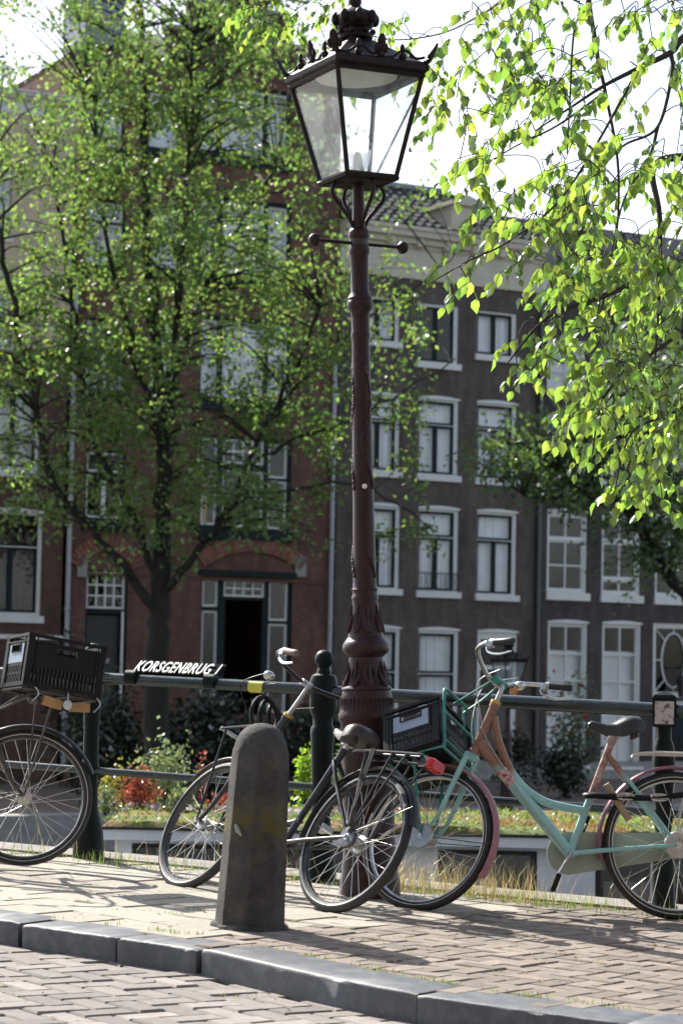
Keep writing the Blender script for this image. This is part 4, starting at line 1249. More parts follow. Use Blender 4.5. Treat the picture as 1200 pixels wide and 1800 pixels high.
crate('crate', 'black plastic crate tilted on the green front rack of the mint bicycle', MM @ MS @ CT @ Matrix.Translation((-.005, 0, -.125)) @ Matrix.Rotation(R(3), 4, 'Y') @ Matrix.Rotation(R(3), 4, 'X'), w=.36, d=.30, h=.25, sheen_panel=('left',))
# bell
mb = MB(MS); hc = Pt(.80) + Vector((.035, 0, .01)); mb.ball(hc + Vector((-.02, -.20, .06)), .03, 12, 8, (1, 1, .8)); mb.build('bell', MT['chrome'], root)
mb = MB(MS); mb.tube([hc + Vector((-.0, -.155, .02)), hc + Vector((-.005, -.18, .027))], .016, 10); mb.build('orange_reflector', MT['amber_lens'], root)
# chain lock round the seat tube
LK = MM @ Matrix.Translation((.36, .05, .565))
lock = empty('bicycle_lock', mw=LK)
tag(lock, 'black sleeved chain lock with silver name plates on the mint bicycle', 'lock')
mb = MB(); mb.tube(smooth_path([(.03, -.05, .0), (.075, .0, .0), (.03, .04, -.003), (-.10, .045, -.008), (-.25, .05, -.004), (-.42, .045, .02), (-.46, -.02, .03)], 6), .021, 12, flat=.7); mb.build('sleeve', MT['plastic'], lock)
for (x, y, rz) in ((.055, .017, -.9), (-.10, .0615, .0), (-.26, .0665, .0)):
    T = Matrix.Translation((x, y, -.004)) @ Matrix.Rotation(rz, 4, 'Z')
    mb = MB(T)
    n = 20
    vs = [(.044 * math.copysign(abs(math.cos(2 * math.pi * j / n)) ** .7, math.cos(2 * math.pi * j / n)), yy, .019 * math.sin(2 * math.pi * j / n)) for yy in (-.004, .003) for j in range(n)]
    mb.add(vs, [tuple(range(n)), tuple(range(2 * n - 1, n - 1, -1))] + [(j, (j + 1) % n, n + (j + 1) % n, n + j) for j in range(n)])
    pl = mb.build('name_plate', MT['alu'], lock, angle=30)
    me = text_mesh('ABUS', .029, 'lettering', MT['plastic'], .0008)
    me.transform(T @ Matrix.Translation((0, .0035, -.0105)) @ Matrix.Rotation(R(180), 4, 'Z') @ Matrix.Rotation(R(90), 4, 'X'))
    link('lettering', me, pl)

# ---- black bicycle behind the bollard, facing away to the left and leaning on the railing
p = gp(577, 1603)
yaw = R(130)
MB_ = Matrix.Translation((p.x, p.y, gz(p.x))) @ Matrix.Rotation(yaw, 4, 'Z') @ Matrix.Rotation(R(26), 4, 'X')
blk = dict(wb=1.14, frame=MT['navy'], fork=MT['black'], rim=MT['rim_dark'], steer=R(-4), bb=(.50, 0, .29), st=(.32, 0, .80),
           top=[(.90, 0, .86), (.85, 0, .70), (.72, 0, .50), (.56, 0, .40), (.44, 0, .42)], saddle=MT['leather_brown'], saddle_z=.905,
           ff=MT['black'], ffa=(40, 185), rf=MT['black'], rfa=(-5, 165), grip=MT['grip'], hbt=.85, hbm=MT['black'], dtr=.019, ttr=.017, h1=.66,
           rack=MT['black'], tail=(-.31, .745), head=(1.12, 0, .80), crank=R(-60), near=1, rackz=.775, pedal=MT['alu'], csm=MT['steel_dark'], ssm=MT['black'], pedrot=.1,
           hbar=[(0, 0, 0), (.012, .06, .005), (.0, .16, .02), (-.05, .25, .03), (-.13, .285, .03), (-.19, .29, .02)])
blk['cables'] = [[((.86, .13, 1.07), True), ((1.02, .09, 1.06), True), ((1.0, .05, .86), True), ((.97, .05, .72), True)], [((.86, -.13, 1.07), True), ((1.0, -.08, 1.02), True), ((.98, -.04, .85), True), ((.80, -.03, .60), False)],
                 [((.80, .24, 1.07), True), ((.95, .26, 1.0), True), ((1.02, .12, .92), True), ((.98, .03, .80), True)]]
root, MS, Pt, BB, fh, rh = bicycle('bicycle', 'old black bicycle with brown saddle leaning behind the concrete bollard', MB_, blk)
mb = MB(MS)
q = Vector((1.13, 0, .88))
for s in (-1, 1):
    mb.tube([fh + Vector((0, s * .066, 0)), Vector((1.19, s * .09, .84))], .006, 7)
    mb.tube([Vector((.93, s * .09, .86)), Vector((1.24, s * .09, .84))], .0065, 7)
for x in (.97, 1.06, 1.15, 1.24): mb.tube([Vector((x, -.09, .85)), Vector((x, .09, .85))], .005, 6)
mb.build('front_rack', MT['black'], root)
mb = MB(MS)
mb.tube([Vector((1.24, .09, .842)), Vector((1.24, -.09, .842)), ], .011, 8); mb.build('rack_bumper', MT['alu'], root)
# coiled chain lock hung on the bars
mb = MB(MS)
for k in range(3):
    pts = []
    for j in range(18):
        a = 2 * math.pi * j / 18
        pts.append((.97 + .02 * k + .035 * math.sin(a), .05 - .06 * k + .085 * math.cos(a), .93 + .10 * math.sin(a + .3 * k)))
    mb.tube(pts, .011, 7, closed=True)
lk = mb.build('cable_lock', MT['plastic'], root)
mb = MB(); mb.tube([rh + Vector((-.01, .075, .05)), rh + Vector((.02, .07, .20)), rh + Vector((.06, .055, .28)), rh + Vector((.10, .05, .42))], [.012, .008, .008, .006], 8); mb.build('brake_arm', MT['steel_dark'], root)
mb = MB()
for k in range(3): mb.tube([(.05 - .012 * k, .064, .785), (.03 - .012 * k, .075, .62), (-.005, .075, WR + .06)], .004, 5)
mb.build('luggage_strap', MT['plastic'], root)
mb = MB(); mb.lathe([(.05, .04), (.055, .05), (.05, .06), (.02, .062)], 18, rh, 'y'); mb.build('hub_brake', MT['rim_dark'], root)
mb = MB(MS); mb.ball(Vector(Pt(.74)) + Vector((.02, .20, .05)), .03, 12, 8, (1, 1, .8)); mb.build('bell', MT['chrome'], root)

# ---- freight bicycle at the left edge, heading right
hubp = at(43, 1412, 11.72)
yaw = R(4); steer = R(6)
wb = 1.14
aL = Vector((-math.sin(R(21)), 0, math.cos(R(21)))); A0L = Vector((wb - .05, 0, WR))
MSL = Matrix.Translation(A0L) @ Matrix.Rotation(steer, 4, aL) @ Matrix.Translation(-A0L)
hl = MSL @ Vector((wb, 0, WR))
RT = Matrix.Rotation(yaw, 4, 'Z') @ Matrix.Rotation(R(-4), 4, 'X')
hw_ = RT @ hl
org = Vector((hubp.x - hw_.x, hubp.y - hw_.y, 0)); org.z = gz(org.x) - .01
ML = Matrix.Translation(org) @ RT
lft = dict(wb=wb, off=.05, rake=21, frame=MT['black'], fork=MT['steel_dark'], rim=MT['rim_dark'], steer=steer, bb=(.48, 0, .29), st=(.30, 0, .82),
           top=[(.90, 0, .90), (.62, 0, .80), (.33, 0, .74)], saddle=MT['leather'], saddle_z=.95, ff=MT['black'], ffa=(20, 190), rf=MT['black'], grip=MT['grip_black'], hbt=.86, h1=.66,
           rack=MT['black'], crank=R(-40), near=-1, stand=True, lever=False)
lft['cables'] = [[((.84, .1, 1.18), True), ((1.04, .05, 1.05), True), ((1.0, .02, .8), True)]]
root, MS, Pt, BB, fh, rh = bicycle('bicycle', 'black freight bicycle at the left edge carrying a big black crate', ML, lft)
# front carrier, skewed towards the railing
cc = at(88, 1218, 11.62)
CW = Matrix.Translation(cc) @ Matrix.Rotation(R(30), 4, 'Z') @ Matrix.Rotation(R(-4), 4, 'X') @ Matrix.Rotation(R(9), 4, 'Y')
CLc = ML.inverted() @ CW
mb = MB(CLc)
for s in (-1, 1):
    mb.tube([(-.20, s * .13, -.012), (.20, s * .13, -.012)], .0085, 8)
for x in (-.2, -.07, .07, .2): mb.tube([(x, -.13, -.012), (x, .13, -.012)], .007, 8)
car = mb.build('front_carrier', MT['steel_dark'], root)
for s in (-1, 1):
    mb = MB(); mb.tube([Pt(.44) + Vector((0, s * .02, 0)), CLc @ Vector((-.1, s * .10, -.015))], .008, 8); mb.tube([fh + Vector((0, s * .066, 0)), CLc @ Vector((-.02, s * .12, -.015))], .0055, 8); mb.build('carrier_stay', MT['steel_dark'], car)
for k, x in enumerate((-.035, .115)):
    mb = MB(CLc); mb.box((x, -.135, -.062), (.105, .028, .045), Matrix.Rotation(.12 * (1 - 2 * k), 3, 'Y')); mb.build('wooden_block', MT['wood'], car)
mb = MB(CLc); mb.lathe([(.020, -.165), (.026, -.16), (.022, -.15)], 14, (.04, 0, -.062), 'y'); mb.tube([(.04, -.155, -.05), (.04, -.145, .0)], .004, 6); mb.build('bolt_bracket', MT['alu'], car)
for x in (-.15, .19):
    mb = MB(CLc); mb.tube(smooth_path([(x, -.14, .01), (x + .03, -.15, -.03), (x, -.15, -.075)], 4), .004, 6); mb.build('wire_hook', MT['alu'], car)
mb = MB(CLc); mb.ball((-.12, -.10, -.06), .035, 12, 8, (1, 1, .7)); mb.build('headlight', MT['steel_dark'], car)
crate('crate', 'big black crate with rows of holes on the bicycle at the left edge', CW, w=.30, d=.42, h=.265, sheen_panel=('back',))
# ================================================================== canal houses
def px_rect(x0, x1, y0, y1):
    """photo rectangle -> facade metres (u0, u1, z0, z1)"""
    xm, ym = (x0 + x1) / 2, (y0 + y1) / 2
    return fac(x0, ym)[0], fac(x1, ym)[0], fac(xm, y1)[1], fac(xm, y0)[1]
def strips(mb, x0, x1, z0, z1, holes, ya, yb):
    """fill a rectangle with boxes, leaving the holes open"""
    zs = sorted({z0, z1, *[max(z0, min(z1, h[2])) for h in holes], *[max(z0, min(z1, h[3])) for h in holes]})
    for a, b in zip(zs, zs[1:]):
        if b - a < 1e-4: continue
        m = (a + b) / 2
        hs = sorted((max(h[0], x0), min(h[1], x1)) for h in holes if h[2] < m < h[3])
        cur = x0
        for (p, q) in hs:
            if p - cur > 1e-4: mb.bb(cur, p, ya, yb, a, b)
            cur = max(cur, q)
        if x1 - cur > 1e-4: mb.bb(cur, x1, ya, yb, a, b)
class House:
    def __init__(s, name, label, u0, u1, ztop, wall, depth=9.0, off=0.0):
        s.u0, s.u1, s.ztop, s.wallm, s.depth = u0, u1, ztop, wall, depth
        b = FP + FD * u0 - FN * off
        s.root = empty(name, mw=Matrix.Translation((b.x, b.y, QUAY)) @ Matrix.Rotation(FA, 4, 'Z'))
        tag(s.root, label, 'house', 'canal houses across the water')
        s.op = []; s.W = u1 - u0; s.H = ztop - QUAY
    def loc(s, rect): return rect[0] - s.u0, rect[1] - s.u0, rect[2] - QUAY, rect[3] - QUAY
    def box(s, name, rect, ya, yb, mat, parent=None):
        x0, x1, z0, z1 = s.loc(rect)
        mb = MB(); mb.bb(x0, x1, ya, yb, z0, z1)
        return mb.build(name, mat, parent or s.root, smooth=False)
    def win(s, rect, lights, surr, sash, ring=.05, mun=.022, sill=None, back='curtain', arch=False, name='window', sillh=.16, blindfrac=1.0, glass=True):
        x0, x1, z0, z1 = s.loc(rect)
        s.op.append((x0, x1, z0, z1))
        w, h = x1 - x0, z1 - z0
        L = [(x0 + w * a, x0 + w * b, z1 - h * d, z1 - h * c, nc, nr, g) for (a, b, c, d, nc, nr, g) in [(q + (True,))[:7] for q in lights]]
        mb = MB(); strips(mb, x0 + .002, x1 - .002, z0 + .002, z1 - .002, L, .05, .17)
        wo = mb.build(name, surr, s.root, smooth=False)
        for (a, b, c, d, nc, nr, g) in L:
            if not g: continue
            cw = (b - a - 2 * ring) / nc; chh = (d - c - 2 * ring) / nr
            cells = []
            for i in range(nc):
                for j in range(nr):
                    xa = a + ring + cw * i + (mun / 2 if i else 0); xb = a + ring + cw * (i + 1) - (mun / 2 if i < nc - 1 else 0)
                    za = c + ring + chh * j + (mun / 2 if j else 0); zb = c + ring + chh * (j + 1) - (mun / 2 if j < nr - 1 else 0)
                    cells.append((xa, xb, za, zb))
            mb = MB(); strips(mb, a, b, c, d, cells, .085, .145); mb.build('sash', sash, wo, smooth=False)
            for (xa, xb, za, zb) in cells:
                tl = random.uniform(-.006, .006)
                mb = MB(); mb.add([(xa, .112 + tl, za), (xb, .112 - tl, za), (xb, .112 - tl * .5, zb), (xa, .112 + tl * .6, zb)], [(0, 1, 2, 3)]); mb.build('pane', MT['glass_win'], wo, smooth=False)
        if sill is not None:
            mb = MB(); mb.bb(x0 - .05, x1 + .05, -.09, .05, z0 - sillh, z0 - .002); mb.build('sill', sill, wo, smooth=False)
        if arch:
            n = 10
            pts = [(x0 - .015 + (w + .03) * i / n, z1 + .008 + .05 * math.sin(math.pi * i / n)) for i in range(n + 1)]
            vs = []
            for yy in (-.02, .045):
                vs += [(x, yy, z1 - .035) for x, z in pts] + [(x, yy, z) for x, z in pts]
            k = n + 1; fs = []
            for i in range(n):
                fs += [(i, i + 1, k + i + 1, k + i), (2 * k + i + 1, 2 * k + i, 3 * k + i, 3 * k + i + 1), (k + i, k + i + 1, 3 * k + i + 1, 3 * k + i), (i + 1, i, 2 * k + i, 2 * k + i + 1)]
            mb = MB(); mb.add(vs, fs); mb.build('arched_head', surr if surr is not MT['sash_dark'] else MT['white'], wo, smooth=False)
        if back in ('curtain', 'blind', 'amber', 'half'):
            zz0, zz1 = z0 + .02, z1 - .02
            if back == 'half': zz1 = z0 + h * blindfrac
            if back == 'curtain':
                mb = MB(); n = 44
                ph = random.uniform(0, 6)
                top = [(x0 + w * i / n, 0.24 + .03 * math.sin(i * 1.35 + ph) + .02 * math.sin(i * .5 + ph)) for i in range(n + 1)]
                gap = random.choice((.5, .5, .62)); open_ = random.uniform(.0, .05)
                vs = [(x, y, zz0) for x, y in top] + [(x, y, zz1) for x, y in top]
                mb.add(vs, [(i, i + 1, n + 2 + i, n + 1 + i) for i in range(n)])
                mb.build('curtain', MT['curtain'], wo)
            else:
                mb = MB(); mb.bb(x0 + .02, x1 - .02, .30, .31, zz0, zz1); mb.build('blind' if back != 'amber' else 'lit_wall', MT['amber'] if back == 'amber' else MT['blind'], wo, smooth=False)
        return wo
    def finish(s, top=None, zlow=0.0):
        mb = MB(); strips(mb, 0, s.W, zlow, s.H, s.op, 0, .32)
        mb.build('wall', s.wallm, s.root, smooth=False)
        mb = MB(); mb.bb(.001, .3, .3205, s.depth, 0, s.H); mb.build('side_wall', s.wallm, s.root, smooth=False)
        mb = MB(); mb.bb(s.W - .3, s.W - .001, .3205, s.depth, 0, s.H); mb.build('side_wall', s.wallm, s.root, smooth=False)
        mb = MB(); mb.bb(.3005, s.W - .3005, s.depth - .3, s.depth, 0, s.H); mb.build('back_wall', s.wallm, s.root, smooth=False)
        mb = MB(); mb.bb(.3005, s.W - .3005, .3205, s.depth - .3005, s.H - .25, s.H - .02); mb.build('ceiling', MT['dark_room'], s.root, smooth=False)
W_, D_ = MT['white'], MT['sash_dark']
DUTCH = [(.03, .90, .045, .345, 1, 1), (.03, .465, .355, .985, 1, 1), (.465, .90, .355, .985, 1, 1)]
LOWER = [(.03, .90, .05, .50, 1, 1), (.03, .90, .51, .985, 1, 1)]
WHITE6 = [(.05, .93, .05, .34, 2, 1), (.05, .93, .36, .97, 2, 2)]
# ---- brown house with the white cornice
uL, uR = fac(591, 900)[0], fac(944, 900)[0]
zc = fac(770, 496)[1]
h2 = House('brown_brick_house', 'narrow dark brown brick house with white cornice and dark tiled roof', uL, uR, zc, MT['brown_brick'])
colsx = ((634, 703), (734, 806), (837, 908))
for (ci, (xa, xb)) in enumerate(colsx):
    dy = (xb + xa) / 2 - 770
    for ri, (ya, yb, lt) in enumerate(((535, 612, 0), (700, 835, 1), (893, 1040, 1), (1106, 1262, 2))):
        k = .13 if ri == 0 else (.075 if ri == 1 else (.055 if ri == 2 else .035))
        y0, y1 = ya + dy * k, yb + dy * k
        if ri == 0 and ci == 1: y1 += 26
        if ri == 3 and ci == 2:
            h2.win(px_rect(xa, xb, y0, y1 + 95), [(.1, .86, .06, .24, 1, 1), (.1, .86, .27, .97, 1, 1)], W_, MT['sash_dark'], back=None, arch=True, name='door_frame'); continue
        h2.win(px_rect(xa, xb, y0, y1), [DUTCH, DUTCH, LOWER][lt] if ri else [(.03, .465, .05, .98, 1, 1), (.465, .90, .05, .98, 1, 1)], W_, D_, ring=.06, sill=W_, back='curtain' if not (ri == 0 and ci == 1) else None, arch=ri > 0)
# French balcony on the middle window
r = h2.loc(px_rect(734, 806, 1008, 1036))
mb = MB()
for z in (r[2], r[3]): mb.tube([(r[0] + .04, -.10, z), (r[1] - .04, -.10, z)], .014, 6)
n = 12
for i in range(n + 1):
    x = r[0] + .04 + (r[1] - r[0] - .08) * i / n
    mb.tube([(x, -.10, r[2]), (x + .03 * math.sin(i * 2.1), -.10, (r[2] + r[3]) / 2), (x, -.10, r[3])], .009, 5)
for x in (r[0] + .04, r[1] - .04): mb.tube([(x, -.10, r[3]), (x, .06, r[3])], .012, 6)
mb.build('balcony_rail', MT['black'], h2.root)
# cornice
def cornice(h, z, ht, name='cornice', mat=None):
    mb = MB()
    for (y0, y1, a, b) in ((-.06, .1, 0, .12), (-.03, .1, .12, .60), (-.08, .1, .60, .68), (-.20, .1, .68, .80), (-.34, .1, .80, .92), (-.40, .1, .92, 1.0)):
        mb.bb(-.03, h.W + .03, y0, y1, z + a * ht, z + b * ht - .001)
    return mb.build(name, mat or MT['white'], h.root, smooth=False)
chh = fac(770, 408)[1] - zc
co = cornice(h2, h2.H, chh, mat=MT['cream'])
mb = MB()
for i in range(7):
    x = .5 + i * (h2.W - 1.0) / 6
    mb.bb(x - .09, x + .09, -.26, -.031, h2.H + chh * .62, h2.H + chh * .79)
tag(mb.build('brackets', MT['cream'], co, smooth=False), kind='stuff')
# roof with individual pantiles
ez = h2.H + chh + .02; ry = 2.4
rz = (1.13 + (fac(780, 333)[1] - 1.13) * (1 + ry * .9 / 58)) - QUAY
hx = fac(862, 340)[0] * 1.03 - h2.u0
mb = MB()
A = [(-.05, -.30, ez), (h2.W + .05, -.30, ez), (h2.W + .05, 2 * ry, ez), (-.05, 2 * ry, ez), (-.05, ry, rz), (hx, ry, rz)]
mb.add(A, [(0, 1, 5, 4), (1, 2, 5), (2, 3, 4, 5), (3, 0, 4), (0, 3, 2, 1)])
roof = mb.build('roof', MT['roof_under'], h2.root, smooth=False)
sl = Vector((0, ry + .30, rz - ez)); sl_len = sl.length; sln = sl.normalized(); nrm = Vector((1, 0, 0)).cross(sln)
tw, tl = .27, .34
vs = []; fs = []
for j, (v, dz) in enumerate(((0, .055), (tl * 1.12, .012))):
    for i in range(7):
        t = i / 6
        vs.append((tw * 1.04 * (t - .5), v, dz + .032 * math.sin(t * 2 * math.pi)))
fs = [(i, i + 1, 7 + i + 1, 7 + i) for i in range(6)]
lipb = len(vs)
for i in range(7): vs.append((vs[i][0], vs[i][1], vs[i][2] - .03))
fs += [(lipb + i, lipb + i + 1, i + 1, i) for i in range(6)]
tmb = MB(); tmb.add(vs, fs); tme = tmb.mesh('roof_tile', MT['tile_roof'])
TM = Matrix(((1, 0, 0, 0), (0, sln.y, nrm.y, 0), (0, sln.z, nrm.z, 0), (0, 0, 0, 1)))
nr = int(sl_len / tl)
for rI in range(nr):
    v = rI * sl_len / nr
    frac = (v + tl / 2) / sl_len
    xr = h2.W + .05 + (hx - h2.W - .05) * frac
    x = -.05 + tw / 2
    while x + tw / 2 < xr + .06:
        o = link('roof_tile', tme, roof)
        o.matrix_local = Matrix.Translation(Vector((x, -.30, ez)) + sln * v) @ TM
        x += tw
mb = MB(); mb.tube([(-.05, ry, rz + .05), (hx, ry, rz + .05)], .11, 10); mb.build('ridge_cap', MT['lead'], roof)
mb = MB(); mb.tube([(hx, ry, rz + .03), (h2.W + .05, -.30, ez + .05)], .08, 8); mb.build('hip_cap', MT['tile_roof'], roof)
# hoist dormer
xd = fac(800, 400)[0] - h2.u0
mb = MB(); mb.bb(xd - .42, xd + .42, -.50, .9, ez, ez + .62); mb.bb(xd - .5, xd + .5, -.62, .9, ez + .62, ez + .72)
mb.add([(xd - .5, -.62, ez + .721), (xd + .5, -.62, ez + .721), (xd + .5, .9, ez + .721), (xd - .5, .9, ez + .721), (xd, -.62, ez + .9), (xd, .9, ez + .9)], [(0, 1, 4), (2, 3, 5), (1, 2, 5, 4), (3, 0, 4, 5)])
dm = mb.build('hoist_dormer', MT['cream'], roof, smooth=False)
mb = MB(); mb.tube([(xd + .1, -.55, ez + .1), (xd + .1, -.9, ez + .1)], .06, 8); mb.tube(smooth_path([(xd + .1, -.86, ez + .05), (xd + .1, -.86, ez - .1), (xd + .16, -.86, ez - .16), (xd + .2, -.86, ez - .08)], 4), .018, 6); mb.build('hoist_hook', MT['black'], dm)
mb = MB(); mb.add([(xd - 1.1, -.2, ez + .06), (xd - .43, -.2, ez + .06), (xd - .43, .6, ez + .55)], [(0, 1, 2)]); mb.build('lead_flashing', MT['lead'], roof, smooth=False)
mb = MB(); mb.tube([(h2.W - .02, -.09, 0), (h2.W - .02, -.09, h2.H)], .07, 8); mb.build('downpipe', MT['black'], h2.root)
mb = MB(); mb.bb(-.02, h2.W + .02, -.05, -.001, 0, .5); mb.build('plinth', MT['stone'], h2.root, smooth=False)
h2.finish()

# ---- dark house with white sash windows
uL3, uR3 = fac(948, 900)[0] + .03, fac(948, 900)[0] + 7.4
zc3 = fac(968, 512)[1]
h3 = House('dark_brick_house', 'dark brick house with white-framed sash windows beside the dark brown one', uL3, uR3, zc3, MT['dark_brick'], off=.06)
cx = ((963, 1034), (1059, 1128), (1153, 1222))
for ci, (xa, xb) in enumerate(cx):
    dy = (xa + xb) / 2 - 998
    for ri, (ya, yb) in enumerate(((596, 682), (729, 836), (898, 1042), (1093, 1346))):
        k = (.12, .09, .045, .02)[ri]
        y0, y1 = ya + dy * k, yb + dy * k
        if ri == 3 and ci == 2:
            wo = h3.win(px_rect(xa - 4, xb + 4, 1096, 1226), [(.06, .94, .04, .96, 1, 1)], W_, W_, ring=.06, back=None, name='fanlight')
            x0, x1, z0, z1 = h3.loc(px_rect(xa - 4, xb + 4, 1096, 1226))
            cxm, czm = (x0 + x1) / 2, (z0 + z1) / 2
            mb = MB(); a_, b_ = (x1 - x0) * .27, (z1 - z0) * .37
            mb.tube([(cxm + a_ * math.cos(t * math.pi / 12), .08, czm + b_ * math.sin(t * math.pi / 12)) for t in range(24)], .03, 6, closed=True)
            for t in range(8):
                an = t * math.pi / 4 + math.pi / 8 * 0
                e = Vector((cxm + (x1 - x0) * .62 * math.cos(an), .08, czm + (z1 - z0) * .62 * math.sin(an)))
                e.x = max(x0 + .1, min(x1 - .1, e.x)); e.z = max(z0 + .08, min(z1 - .08, e.z))
                mb.tube([(cxm + a_ * math.cos(an), .08, czm + b_ * math.sin(an)), e], .02, 5)
            mb.build('oval_tracery', W_, wo)
            d_ = h3.win(px_rect(xa - 4, xb + 4, 1232, 1372), [(.08, .92, .04, .97, 1, 1, False)], W_, W_, back=None, name='door_frame')
            x0, x1, z0, z1 = h3.loc(px_rect(xa - 4, xb + 4, 1232, 1372))
            mb = MB(); mb.bb(x0 + .08, x1 - .08, .10, .15, z0, z1 - .06)
            for (fa, fb) in ((.08, .45), (.55, .92)): mb.bb(x0 + .2, x1 - .2, .08, .0999, z0 + (z1 - z0) * fa, z0 + (z1 - z0) * fb)
            mb.build('door', MT['sash_dark'], d_, smooth=False)
            continue
        if ri == 3: lights = [(.05, .93, .02, .985, 2, 5)]
        elif ri == 2: lights = WHITE6 if ci != 1 else [(.05, .93, .05, .34, 2, 1), (.05, .93, .36, .80, 2, 1), (.05, .93, .815, .97, 2, 1)]
        else: lights = WHITE6
        h3.win(px_rect(xa, xb, y0, y1), lights, W_, W_, ring=.055, mun=.045, sill=W_, sillh=.2 if ri < 3 else .08, back={0: 'blind', 1: 'curtain', 2: None, 3: 'half'}[ri], blindfrac=.80, arch=ri > 1)
h3c = cornice(h3, h3.H, .55)
ez = h3.H + .57
mb = MB(); mb.add([(-.05, -.3, ez), (h3.W + .05, -.3, ez), (h3.W + .05, 5.5, ez), (-.05, 5.5, ez), (-.05, 2.6, ez + 1.9), (h3.W + .05, 2.6, ez + 1.9)], [(0, 1, 5, 4), (2, 3, 4, 5), (1, 2, 5), (3, 0, 4), (0, 3, 2, 1)]); r3 = mb.build('roof', MT['tile_roof'], h3.root, smooth=False)
xq = fac(1003, 390)[0] - h3.u0 + 1.3
mb = MB(); mb.bb(xq - .35, xq + .35, 1.6, 2.4, ez + .5, ez + 2.2); mb.bb(xq - .42, xq + .42, 1.53, 2.47, ez + 2.2, ez + 2.35); mb.build('chimney', MT['mid_brick'], r3, smooth=False)
mb = MB(); mb.bb(-.0, h3.W, -.05, -.001, 0, .45); mb.build('plinth', MT['stone'], h3.root, smooth=False)
h3.finish()
# small wall lantern beside the fanlight
q = h3.loc(px_rect(1186, 1200, 1180, 1225))
mb = MB(); zz = q[2]; xx = q[0]
mb.tube([(xx, 0, zz + .75), (xx, -.32, zz + .8)], .02, 6); mb.lathe([(.08, zz), (.15, zz + .40), (.18, zz + .42), (.05, zz + .58), (.01, zz + .66)], 6, (xx, -.32, 0)); mb.build('wall_lantern', MT['black'], h3.root)

# ---- red brick house
uL1, uR1 = fac(126, 900)[0], fac(588, 900)[0]
zc1 = fac(350, 110)[1]
h1 = House('red_brick_house', 'tall red brick house with dark green window frames behind the big tree', uL1, uR1 - .02, zc1, MT['red_brick'], off=.03)
TRI = [(.02, .19, .03, .40, 1, 1), (.02, .19, .43, .96, 1, 1), (.25, .70, .03, .29, 4, 2), (.25, .70, .36, .97, 2, 1), (.75, .96, .05, .42, 1, 1), (.75, .96, .45, .97, 1, 1)]
for (y0, y1) in ((768, 932), (560, 706), (350, 486), (150, 276)):
    dd = 0
    h1.win(px_rect(353, 513, y0, y1), TRI if y0 > 700 else [(.02, .19, .05, .96, 1, 2), (.25, .70, .05, .97, 2, 2), (.75, .96, .05, .97, 1, 2)], D_, W_, ring=.05, mun=.04, sill=D_, sillh=.25, back='curtain' if y0 < 700 else None)
    h1.win(px_rect(150, 222, y0 + 22 if y0 > 700 else y0, y1 - 18), [(.06, .94, .04, .32, 1, 1), (.06, .5, .36, .97, 1, 1), (.5, .94, .36, .97, 1, 1)], D_, W_, ring=.05, sill=D_, sillh=.25, back='curtain' if y0 < 500 else None)
    if y0 < 700: h1.win(px_rect(262, 318, y0 + 10, y1 - 14), [(.06, .94, .04, .32, 1, 1), (.06, .94, .36, .97, 1, 1)], D_, W_, ring=.05, sill=D_, sillh=.2, back='curtain')
h1.box('lit_wall', px_rect(350, 380, 830, 915), .5, .52, MT['amber'])
GF = [(.02, .19, .02, .29, 1, 1), (.02, .19, .33, .985, 1, 1), (.25, .70, .02, .185, 4, 2), (.27, .68, .215, .99, 1, 1, False), (.75, .96, .02, .41, 1, 1), (.75, .96, .44, .985, 1, 1)]
h1.win(px_rect(353, 513, 1016, 1196 + 60), [(a, b, c * .75, d * .75 + (.25 if d > .98 else 0), nc, nr) + tuple(rest) for (a, b, c, d, nc, nr, *rest) in GF], D_, W_, ring=.05, mun=.035, back=None, name='entrance_frame')
h1.win(px_rect(150, 224, 1003, 1256), [(.03, .95, .01, .265, 4, 3), (.06, .85, .30, .99, 1, 1, False)], D_, W_, ring=.05, mun=.04, back=None, name='entrance_frame')
h1.box('door', px_rect(156, 214, 1082, 1252), .14, .19, pm('dark_door', (.03, .024, .02), .5))
h1.box('door_post', px_rect(214, 218, 1075, 1252), .04, .12, W_)
# segmental brick arches with grey stone springers
for (xc, half) in ((443, 84), (188, 46)):
    x0, x1, z0, z1 = h1.loc(px_rect(xc - half, xc + half, 962, 1000))
    xm = (x0 + x1) / 2; hw2 = (x1 - x0) / 2; rise = .42
    Rr = (hw2 ** 2 + rise ** 2) / (2 * rise); zc_ = z0 + rise - Rr
    a_max = math.asin(hw2 / Rr)
    mb = MB(); n = int(2 * a_max * Rr / .085)
    for i in range(n):
        a0_, a1_ = -a_max + 2 * a_max * (i + .08) / n, -a_max + 2 * a_max * (i + .92) / n
        vs = []
        for yy in (-.07, .0):
            for (aa, rr) in ((a0_, Rr), (a1_, Rr), (a1_, Rr + .36), (a0_, Rr + .36)): vs.append((xm + rr * math.sin(aa), yy, zc_ + rr * math.cos(aa)))
        mb.add(vs, [(0, 1, 2, 3), (0, 4, 5, 1), (1, 5, 6, 2), (2, 6, 7, 3), (3, 7, 4, 0)])
    tag(mb.build('brick_arch', MT['arch_brick'], h1.root, smooth=False), kind='stuff')
for (xa, xb) in ((519, 537), (136, 153)): h1.box('springer_stone', px_rect(xa, xb, 978, 1014), -.07, -.001, MT['stone'])
for y in (1014, 742): h1.box('stone_band', px_rect(126, 588, y, y + 5), -.03, -.0012, pm('band_brick_%d' % y, (.12, .06, .045), .8))
h1.box('window_hood', px_rect(350, 520, 1004, 1013), -.10, -.0015, D_)
